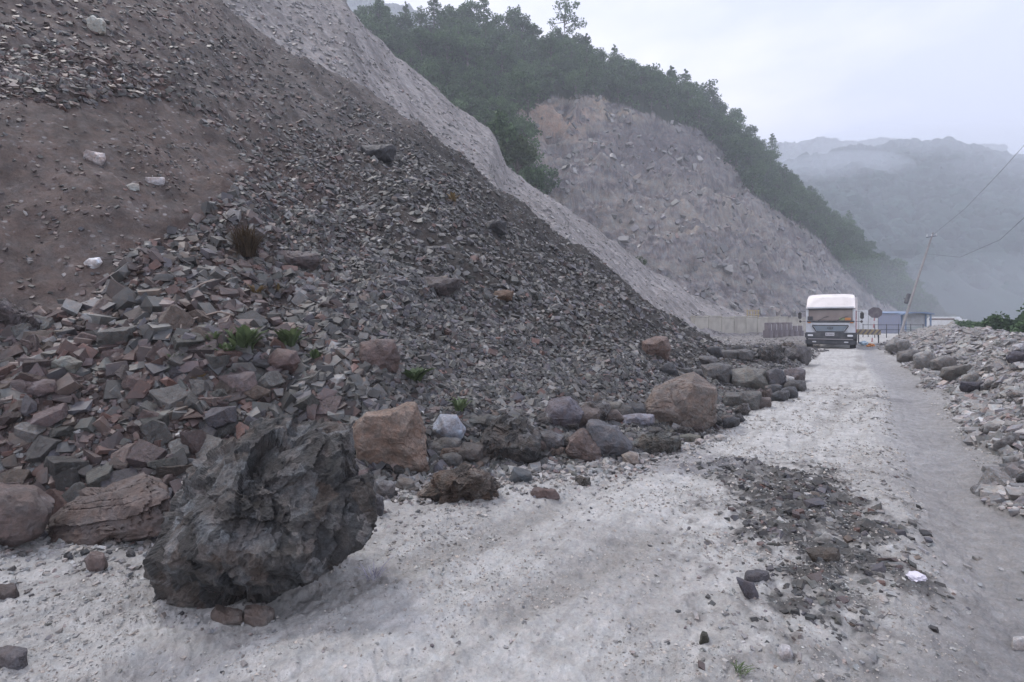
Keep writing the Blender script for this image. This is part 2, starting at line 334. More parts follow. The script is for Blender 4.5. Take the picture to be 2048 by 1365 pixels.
def leaf_mat(name, c1, c2):
    m, t, b = mat_new(name); N = t.nodes.new; Lk = t.links.new
    oi = N('ShaderNodeObjectInfo'); tc = N('ShaderNodeTexCoord'); n = N('ShaderNodeTexNoise'); n.inputs['Scale'].default_value = .9; n.inputs['Detail'].default_value = 4
    Lk(tc.outputs['Object'], n.inputs['Vector'])
    r = N('ShaderNodeMapRange'); r.inputs[1].default_value = .35; r.inputs[2].default_value = .65; Lk(n.outputs[0], r.inputs[0])
    a = N('ShaderNodeMath'); a.operation = 'MULTIPLY_ADD'; a.inputs[1].default_value = .5; Lk(oi.outputs['Random'], a.inputs[0])
    h = N('ShaderNodeMath'); h.operation = 'MULTIPLY'; h.inputs[1].default_value = .5; Lk(r.outputs[0], h.inputs[0]); Lk(h.outputs[0], a.inputs[2])
    gi = N('ShaderNodeNewGeometry'); a2 = N('ShaderNodeMath'); a2.operation = 'MULTIPLY_ADD'; a2.inputs[1].default_value = .5; Lk(gi.outputs['Random Per Island'], a2.inputs[0]); h2 = N('ShaderNodeMath'); h2.operation = 'MULTIPLY'; h2.inputs[1].default_value = .75; Lk(a.outputs[0], h2.inputs[0]); Lk(h2.outputs[0], a2.inputs[2]); a = a2
    x = N('ShaderNodeMixRGB'); x.inputs[1].default_value = (*c1, 1); x.inputs[2].default_value = (*c2, 1); Lk(a.outputs[0], x.inputs[0]); Lk(x.outputs[0], b.inputs['Base Color'])
    b.inputs['Roughness'].default_value = .6; b.inputs['Specular IOR Level'].default_value = .3
    tr = N('ShaderNodeBsdfTranslucent'); Lk(x.outputs[0], tr.inputs[0]); ms = N('ShaderNodeMixShader'); ms.inputs[0].default_value = .25
    Lk(b.outputs[0], ms.inputs[1]); Lk(tr.outputs[0], ms.inputs[2]); Lk(ms.outputs[0], t.nodes['Material Output'].inputs[0])
    return m
M_LEAF = leaf_mat('ridge_foliage', (.012, .036, .020), (.125, .21, .09))
M_LEAF2 = leaf_mat('fresh_foliage', (.04, .07, .035), (.125, .165, .08))
M_DRY = leaf_mat('dry_grass', (.08, .045, .025), (.26, .20, .10))
M_BARK = plain('bark', (.07, .06, .05), .9, dirt=.6)

# ---------------------------------------------------------------- terrain mesh
NT, NR = 1150, 1250
# bearings: dense inside the picture, coarse outside
X = np.concatenate([np.linspace(-6, -1.12, 90, endpoint=False), np.linspace(-1.12, 1.12, NT), np.linspace(1.12, 6, 91)[1:]])
Yv = np.concatenate([np.exp(np.linspace(math.log(.9), math.log(54), 900, endpoint=False)), np.exp(np.linspace(math.log(54), math.log(175), 640, endpoint=False)), np.exp(np.linspace(math.log(175), math.log(260), 60))])
XX, YY = np.meshgrid(X, Yv); GX = (XX * YY); GY = YY
Z, ZN, PX, SR = H(GX, GY, True, True)
PY = HZ - F * (Z - EYE) / GY
n1 = fbm2(GX, GY, 5, 4); n2 = fbm2(GX, GY, .9, 4); n3 = fbm2(GX + 50, GY, 2.2, 4)
# colours of the ground itself (soil types)
C = np.zeros(GX.shape + (3,))
def put(mask, c): C[:] = C * (1 - mask[..., None]) + np.array(c) * mask[..., None]
n6 = fbm2(GX, GY, .35, 5, .6); rx = GX * .84 - GY * .545; ry = GX * .545 + GY * .84; n7 = fbm2(rx / .10, ry / 1.3, 1, 4)
C[:] = (.435, .437, .43)                                             # pale dust of the road
put(sstep(.0, .5, n1) * .5, (.33, .32, .305)); put(sstep(.05, .5, n6) * .35, (.29, .285, .275)); put(sstep(-.05, -.5, n6) * .35, (.50, .50, .50)); put(sstep(.0, .5, n7) * .55, (.31, .31, .305)); put(sstep(.25, .6, n3) * .4, (.27, .265, .26))
sT, dT = poly_sd(GX, GY, TRACK)
put(np.exp(-((dT + n2 * .1) / .42) ** 4) * .85, (.27, .275, .285))         # compacted damp wheel track
gm = sstep(0, 1.3, (GX - .62 * GY - .05 + n1 * .5)) * sstep(6.5, 4.0, GY)   # gravelly side strip
put(gm * .7, (.26, .255, .25))
hp = spill(GX, GY); hq = hp + .35 * fbm2(GX, GY, .22, 4, .65) * (hp > .04); put(sstep(.12, .45, hq) * .6, (.16, .155, .15)); put(sstep(.35, .6, hq) * .9, (.06, .059, .059))
wv = wheel(GX, GY); put(np.clip(wv, 0, 1) * sstep(-.35, .2, n3) * .75, (.27, .265, .255))
damp = .0 + sstep(-.9, .3, SR + .35 * n2 + 1.5 * sstep(3.5, 1.6, GY)) * (ZN == 0) * sstep(26, 12, GY); put(damp * .75, (.19, .19, .195))
h2 = np.exp(-(((GX - 1.9) / 1.0) ** 2 + ((GY - 5.45) / .45) ** 2)); put(sstep(.3, .8, h2 + n3 * .35) * .6, (.2, .2, .215))
h3 = np.exp(-(((GX - 7.6) / .8) ** 2 + ((GY - 10.2) / .35) ** 2)); put(sstep(.3, .8, h3 + n3 * .2) * .7, (.16, .16, .17))
put(np.exp(-((GX + 1.56) / .28) ** 4 - ((GY - 2.32) / .13) ** 4) * .7, (.28, .285, .30))
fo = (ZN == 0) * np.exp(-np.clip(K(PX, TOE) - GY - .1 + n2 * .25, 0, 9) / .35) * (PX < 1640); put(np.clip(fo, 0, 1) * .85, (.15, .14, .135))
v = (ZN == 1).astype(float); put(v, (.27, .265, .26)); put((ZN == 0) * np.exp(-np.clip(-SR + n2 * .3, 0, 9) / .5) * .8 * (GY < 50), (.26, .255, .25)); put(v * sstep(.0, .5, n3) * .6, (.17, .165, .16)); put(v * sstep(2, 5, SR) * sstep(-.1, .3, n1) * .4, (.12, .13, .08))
dz = (ZN == 2).astype(float) * sstep(.0, .25, Z + n2 * .1)
put(dz, (.055, .052, .05))                                             # scree matrix
left = dz * sstep(900, 450, PX + n1 * 150); put(left * .8, (.095, .073, .069))
upper = dz * sstep(330, 230, PY + n1 * 60); rlc = rills(GX, GY); put(upper * .8, (.125, .115, .112)); put(upper * sstep(.0, .4, rlc) * .6, (.065, .06, .06)); put(upper * sstep(.1, .5, n3) * sstep(800, 300, PX) * .5, (.075, .052, .048)); put(upper * sstep(-.1, -.5, rlc) * .4, (.19, .18, .175))
soil = in_poly(PX + n1 * 45 + n2 * 22, PY + n3 * 35 + n2 * 18, [(-3000, 120), (330, 190), (470, 300), (440, 420), (250, 500), (190, 600), (130, 650), (-3000, 640)])
put(dz * soil * .92 * sstep(-1.1, -.1, n3 + n2 * .3), (.135, .112, .105)); put(dz * soil * sstep(.0, .5, rlc + n2 * .2) * .6, (.085, .072, .068)); put(dz * soil * sstep(.05, .5, n2) * .3, (.18, .155, .148))
top = in_poly(PX + n1 * 30, PY + n3 * 25, [(-3000, -3000), (300, -3000), (430, 60), (330, 120), (-3000, 90)]); put(dz * top * .8, (.14, .12, .113))
red = in_poly(PX + n1 * 30, PY + n3 * 20, [(-3000, 90), (150, 100), (330, 170), (320, 200), (120, 170), (-3000, 170)]); put(dz * red * .9, (.085, .058, .052))
m3 = (ZN == 3).astype(float); put(m3, (.255, .245, .245)); put(m3 * sstep(0, .6, n1) * .5, (.18, .17, .165)); put(m3 * sstep(.05, .5, rlc) * .6, (.15, .145, .145)); put(m3 * sstep(-.1, -.5, rlc) * .5, (.36, .35, .35))
m4 = (ZN == 4).astype(float); put(m4, (.31, .295, .30)); k4 = np.nonzero(ZN.ravel() == 4)[0]; q4 = np.stack([GX.ravel()[k4], GY.ravel()[k4], Z.ravel()[k4]], 1); n8 = np.zeros(Z.size); n8[k4] = fbm3(q4 / (5, 5, 2.6), 4, .65); n8 = n8.reshape(Z.shape); n9 = np.zeros(Z.size); n9[k4] = fbm3(q4 / (1.6, 1.6, .7) + 7, 3, .65); n9 = n9.reshape(Z.shape)
put(m4 * sstep(.0, .45, n8) * .75, (.145, .135, .145)); put(m4 * sstep(0, -.5, n8) * .6, (.38, .36, .34)); put(m4 * sstep(.15, .5, n9) * .6, (.12, .11, .12)); put(m4 * sstep(-.15, -.5, n9) * .6, (.42, .40, .385)); put(m4 * sstep(0, .5, fbm2(GX, GY, 14, 3)) * .6, (.17, .16, .165))
bed = Z * .9 + GX * .10 + fbm2(GX, GY, 12, 3) * 2.6
put(m4 * sstep(.30, .46, np.abs(((bed / 5.5) % 1) - .5)) * .6, (.36, .34, .31)); put(m4 * sstep(.3, .48, np.abs(((bed / 1.7) % 1) - .5)) * .4, (.16, .15, .15))
q = m4 * np.exp(-((PX - 1110) / 85) ** 4 - ((PY - 240) / 42) ** 4); put(q * sstep(.45, -.15, n8) * .8, (.44, .335, .27))
q = m4 * np.exp(-((PX - 1235) / 50) ** 4 - ((PY - 215) / 30) ** 4); put(q * sstep(.3, -.2, n8) * .7, (.48, .40, .30))
q = m4 * np.exp(-((PX - 1390) / 170) ** 2 - ((PY - 430) / 34) ** 4) * sstep(-.3, .3, n1); put(q * .7, (.40, .37, .33))
q = m4 * np.exp(-((PX - 1330) / 130) ** 4 - ((PY - 300) / 55) ** 4); put(q * .6, (.17, .16, .175))
SCAR = [(1028, 235), (1100, 196), (1200, 190), (1300, 232), (1400, 262), (1460, 320), (1500, 385), (1560, 425), (1640, 480), (1690, 540), (1740, 590), (1800, 625), (1800, 720), (1000, 720), (1095, 385), (1060, 330), (1040, 270)]
def forest(px, py, n): return ~in_poly(px + n * 10, py + n * 10, SCAR)
fm = m4 * forest(PX, PY, n1); put(fm * .95, (.035, .05, .03))
scarlow = m4 * sstep(600, 640, PY) * sstep(1640, 1560, PX); put(scarlow * .5, (.36, .34, .33))
V = np.stack([GX, GY, Z], -1)
idx = np.arange(V.shape[0] * V.shape[1]).reshape(V.shape[:2])
Q = np.stack([idx[:-1, :-1], idx[:-1, 1:], idx[1:, 1:], idx[1:, :-1]], -1).reshape(-1, 4)
zq = ZN[:-1, :-1].ravel()
Vf = V.reshape(-1, 3); Cf = C.reshape(-1, 3)
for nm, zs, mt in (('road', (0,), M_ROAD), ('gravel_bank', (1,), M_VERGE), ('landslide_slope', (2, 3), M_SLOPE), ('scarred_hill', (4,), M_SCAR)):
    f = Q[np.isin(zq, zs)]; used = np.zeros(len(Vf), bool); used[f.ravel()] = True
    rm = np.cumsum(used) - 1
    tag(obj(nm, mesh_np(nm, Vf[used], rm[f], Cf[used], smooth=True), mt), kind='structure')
# open ground behind and around the camera, down to the river flat in the valley
gv = np.array([(-3000, -800, -18.2), (4000, -800, -18.2), (4000, 3500, -18.2), (-3000, 3500, -18.2)]); tag(obj('valley_floor', mesh_np('valley_floor', gv, np.array([[0, 1, 2, 3]]), np.array([.08, .09, .06])), M_WOOD), kind='structure')
bx, by = np.meshgrid(np.linspace(-5.4, 5.4, 90), np.linspace(-14, .9, 90)); bz = fbm2(bx, by, 1.5, 3) * .03
bi = np.arange(bx.size).reshape(bx.shape); bq = np.stack([bi[:-1, :-1], bi[:-1, 1:], bi[1:, 1:], bi[1:, :-1]], -1).reshape(-1, 4)
tag(obj('road', mesh_np('road_behind', np.stack([bx, by, bz - .02], -1).reshape(-1, 3), bq, np.array([.46, .465, .46]), True), M_ROAD), kind='structure')

# ---------------------------------------------------------------- far hills with their woods
def far_hill(name, sk, y0, y1, x0, x1, col, seed, bottom=-18, crown=9):
    px = np.linspace(x0, x1, 420); t = np.linspace(0, 1, 150)
    e = (HZ - K(px, sk)) / F
    ztop = EYE + e * y1
    PXg, T = np.meshgrid(px, t)
    Yg = y0 + (y1 - y0) * T; Xg = (PXg - CX) / F * Yg
    prof = T ** .9
    Zg = bottom + (ztop[None, :] - bottom) * prof
    hh = (ztop[None, :] - bottom)
    Zg = Zg + (np.abs(fbm2(Xg + seed, Yg, (y1 - y0) * .7, 4)) - .2) * hh * .22 * (1 - T ** 3)
    i = np.arange(Xg.size).reshape(Xg.shape); q = np.stack([i[:-1, :-1], i[:-1, 1:], i[1:, 1:], i[1:, :-1]], -1).reshape(-1, 4)
    c = np.array(col) * (1 + .35 * fbm2(Xg + 9, Yg, 60, 3))[..., None]
    tag(obj(name, mesh_np(name, np.stack([Xg, Yg, Zg], -1).reshape(-1, 3), q, c.reshape(-1, 3), True), M_WOOD), kind='structure')
    # the wood that covers it: lumpy crowns
    bm = bmesh.new(); bmesh.ops.create_icosphere(bm, subdivisions=2, radius=1); me = bpy.data.meshes.new('t'); bm.to_mesh(me); bm.free()
    bv = np.array([v.co[:] for v in me.vertices]); bf = np.array([p.vertices[:] for p in me.polygons])
    n = 3800; a = RNG.integers(0, Xg.shape[0], n) ; a = (np.sqrt(RNG.random(n)) * (Xg.shape[0] - 1)).astype(int); b = RNG.integers(0, Xg.shape[1], n)
    top = RNG.random(n) < .12; a[top] = Xg.shape[0] - 1
    P = np.stack([Xg[a, b], Yg[a, b], Zg[a, b]], -1) + RNG.normal(size=(n, 3)) * (2, 2, .3)
    s = crown * RNG.uniform(.5, 1.15, n)
    base = np.repeat(P[:, None, :], len(bv), 1) ; vv = bv[None] * s[:, None, None] * np.array([.6, .6, .62])
    nn = perlin3((vv + base).reshape(-1, 3) / (crown * .35)).reshape(n, -1); vv = vv * (1 + .45 * nn[..., None]) + base
    ff = (bf[None] + (np.arange(n) * len(bv))[:, None, None]).reshape(-1, 3)
    cc = np.repeat((np.array(col) * .9 * RNG.uniform(.6, 1.5, (n, 1)))[:, None, :], len(bv), 1)
    tag(obj('far_wood', mesh_np('far_wood', vv.reshape(-1, 3), ff, cc.reshape(-1, 3)), M_WOOD), 'misty wooded hillside across the valley, ' + name.replace('_', ' '), 'wood', kind='stuff')
far_hill('near_valley_hill', [(1300, 440), (1480, 385), (1560, 345), (1610, 322), (1650, 326), (1700, 304), (1750, 308), (1800, 292), (1850, 296), (1890, 288), (1930, 306), (1980, 312), (2048, 328), (2300, 330), (2700, 330)], 230, 430, 1350, 2700, (.02, .045, .038), 0)
far_hill('distant_ridge', [(1200, 330), (1500, 312), (1560, 292), (1600, 296), (1640, 284), (1700, 292), (1760, 285), (1840, 290), (1900, 296), (1960, 300), (2100, 296), (2700, 330)], 500, 700, 1150, 2000, (.06, .08, .07), 400, crown=10)
far_hill('ridge_behind_slope', [(300, -60), (600, -15), (720, 8), (790, 22), (900, 60), (1100, 130)], 300, 520, 350, 1100, (.06, .08, .07), 800)

# ---------------------------------------------------------------- rocks
def ico(sub):
    bm = bmesh.new(); bmesh.ops.create_icosphere(bm, subdivisions=sub, radius=1)
    v = np.array([x.co[:] for x in bm.verts]); f = np.array([[q.index for q in p.verts] for p in bm.faces]); bm.free(); return v, f
ICO = {k: ico(k) for k in (3, 4, 5, 6, 7)}
def facets(u, n, rng, lo=.62, hi=.92, box=False):
    r = np.ones(len(u)) * 1.02
    P = rng.normal(size=(n, 3)); P /= np.linalg.norm(P, axis=1)[:, None]
    if box: P[:6] = [(1, .1, 0), (-1, 0, .15), (0, 1, .1), (.1, -1, 0), (.1, 0, 1), (0, .1, -1)]; P /= np.linalg.norm(P, axis=1)[:, None]
    for p in P:
        d = u @ p; o = rng.uniform(lo, hi); r = np.where(d > .05, np.minimum(r, o / np.maximum(d, .05)), r)
    return r
def hero(name, label, poly, col, depth=None, sub=5, style='block', mat=None, facet=14, y=None, seed=0, group=None, lift=0, cat='rock', strata=None, rough=1.0):
    rng = np.random.default_rng(seed + 101)
    poly = np.array(poly, float)
    c = (poly.max(0) + poly.min(0)) / 2; pymax = poly[:, 1].max()
    if y is None:
        h = hit(c[0], pymax - .12 * (pymax - poly[:, 1].min())); y = h.y if h else 1600 / (pymax - 640)
    w = (poly[:, 0].max() - poly[:, 0].min()) / F * y; hh = (pymax - poly[:, 1].min()) / F * y
    D = (depth if depth else .8) * min(w, 1.6 * hh) / 2
    yc = y + D * .55
    Xc = (c[0] - CX) / F; dirv = np.array([Xc, 1, 0]); dirv /= np.linalg.norm(dirv)
    ctr = np.array([Xc * yc, yc, EYE + (HZ - c[1]) / F * yc])
    off = (poly - c) / F * yc; off[:, 1] *= -1
    ang = np.arctan2(off[:, 1], off[:, 0]); rad = np.hypot(off[:, 0], off[:, 1]); o = np.argsort(ang); ang = ang[o]; rad = rad[o]
    # straight edges between outline corners
    phi = np.linspace(-np.pi, np.pi, 361); pts = np.stack([np.cos(ang) * rad, np.sin(ang) * rad], 1); n = len(pts); rr = np.zeros(361)
    for k in range(361):
        dcs = np.array([math.cos(phi[k]), math.sin(phi[k])]); best = 0
        for i in range(n):
            a = pts[i]; b = pts[(i + 1) % n] - a; det = dcs[0] * -b[1] + b[0] * dcs[1]
            if abs(det) < 1e-9: continue
            t = (a[0] * -b[1] + b[0] * a[1]) / det; s = (dcs[0] * a[1] - dcs[1] * a[0]) / det
            if t > 0 and -1e-6 <= s <= 1 + 1e-6: best = max(best, t)
        rr[k] = best or rad.mean()
    u, f = ICO[sub]
    th = np.arctan2(u[:, 2], u[:, 0]); Rf = np.interp(th, phi, rr); rho = np.hypot(u[:, 0], u[:, 2])
    pw_ = {'block': 3.5, 'round': 2.3, 'slab': 3}.get(style, 3)
    k = 1 / (rho ** pw_ + np.abs(u[:, 1]) ** pw_) ** (1 / pw_)
    fc = facets(u, facet, rng, .70, .98); side = np.clip(np.abs(u[:, 1]) * 1.6, .0, 1); fc = 1 - (1 - fc) * (.30 + .70 * side)
    k = k * fc
    ip = rho * k * Rf; v = np.stack([np.cos(th) * ip, u[:, 1] * k * D * (1 - .5 * np.clip(-u[:, 2], 0, 1)), np.sin(th) * ip], 1)
    sz = (w + hh) / 2; q = v / sz + seed * 7.7
    nd = v / np.maximum(np.linalg.norm(v, axis=1), 1e-6)[:, None]
    wq = q + .12 * np.stack([fbm3(q * 3, 2), fbm3(q * 3 + 9, 2), fbm3(q * 3 + 19, 2)], 1)
    if style == 'crag':
        wl = q + .05 * fbm3(q * 3, 2)[:, None]; d = .05 * fbm3(q * 1.6, 2) + .075 * chips(wl * 2.1) + .034 * chips(wl * 4.6 + 4) + .020 * chips(wl * 10 + 8) + .011 * chips(wl * 22) + .005 * fbm3(q * 24, 3, .65)
        d = d - .055 * np.clip(fbm3(q * 2.7 + 40, 2) - .22, 0, .5) * 2
    else:
        am = rough
        d = am * (.022 * fbm3(q * 2.4, 3) + .014 * chips(wq * 2.6) + .012 * chips(wq * 6) + .006 * chips(wq * 15) + .004 * fbm3(q * 25, 3, .6))
    v = v + nd * (d * sz)[:, None]
    if strata:
        ax = np.array(strata[0], float); ax /= np.linalg.norm(ax); s = (v @ ax) / sz * strata[1] + .5 * fbm3(q * 1.5, 2)
        s = s + .35 * np.sin(s * 2.3); st = np.abs((s % 1) - .5) * 2; lay = (np.floor(s) * 37.7 % 1) - .5; amp = strata[2]
        v = v + nd * ((-amp * np.clip(st - .80, 0, 1) * 3.2 + amp * .8 * lay) * sz)[:, None] * [1, 1, .3]
    P = np.stack([v[:, 0] + v[:, 1] * dirv[0], v[:, 1] * dirv[1], v[:, 2]], 1)
    zmin = P[:, 2].min()
    me = mesh_np(name, P - (0, 0, zmin), f, smooth=False)
    ob = obj(name, me, mat or M_ROCK); ob.location = ctr + (0, 0, zmin + lift - .035 * hh); gy_ = sum(col) / 3; kd = .62 if gy_ < .3 else .9; ob.color = (*[(gy_ + (q_ - gy_) * .85) * kd for q_ in col], 1)
    return tag(ob, label, cat, group)
def bb(x0, y0, x1, y1, seed=0, n=8):
    r = random.Random(seed); cx, cy = (x0 + x1) / 2, (y0 + y1) / 2; o = []
    for i in range(n):
        a = 2 * math.pi * (i + r.uniform(-.3, .3)) / n; m = 1 / max(abs(math.cos(a)), abs(math.sin(a))) ; m = min(m, 1.22) * r.uniform(.84, 1.0)
        o.append((cx + (x1 - x0) / 2 * m * math.cos(a), cy + (y1 - y0) / 2 * m * math.sin(a)))
    return o
GR = (.10, .10, .10); DK = (.05, .052, .056); RD = (.105, .08, .078); BR = (.125, .102, .088); LG = (.2, .2, .2); VI = (.095, .093, .107); WH = (.62, .62, .63); MV = (.125, .10, .103)
hero('boulder', 'huge dark craggy boulder standing alone on the road in the left foreground', [(a_ - 8, b_ + 4) for a_, b_ in [(306, 1158), (322, 1085), (345, 1020), (375, 945), (430, 915), (490, 888), (560, 852), (640, 832), (705, 850), (718, 905), (742, 985), (738, 1045), (705, 1110), (620, 1140), (560, 1168), (500, 1202), (430, 1212), (370, 1198), (320, 1180)]], (.108, .112, .114), .95, 7, 'crag', M_CRAG, 12, y=2.78, seed=1)
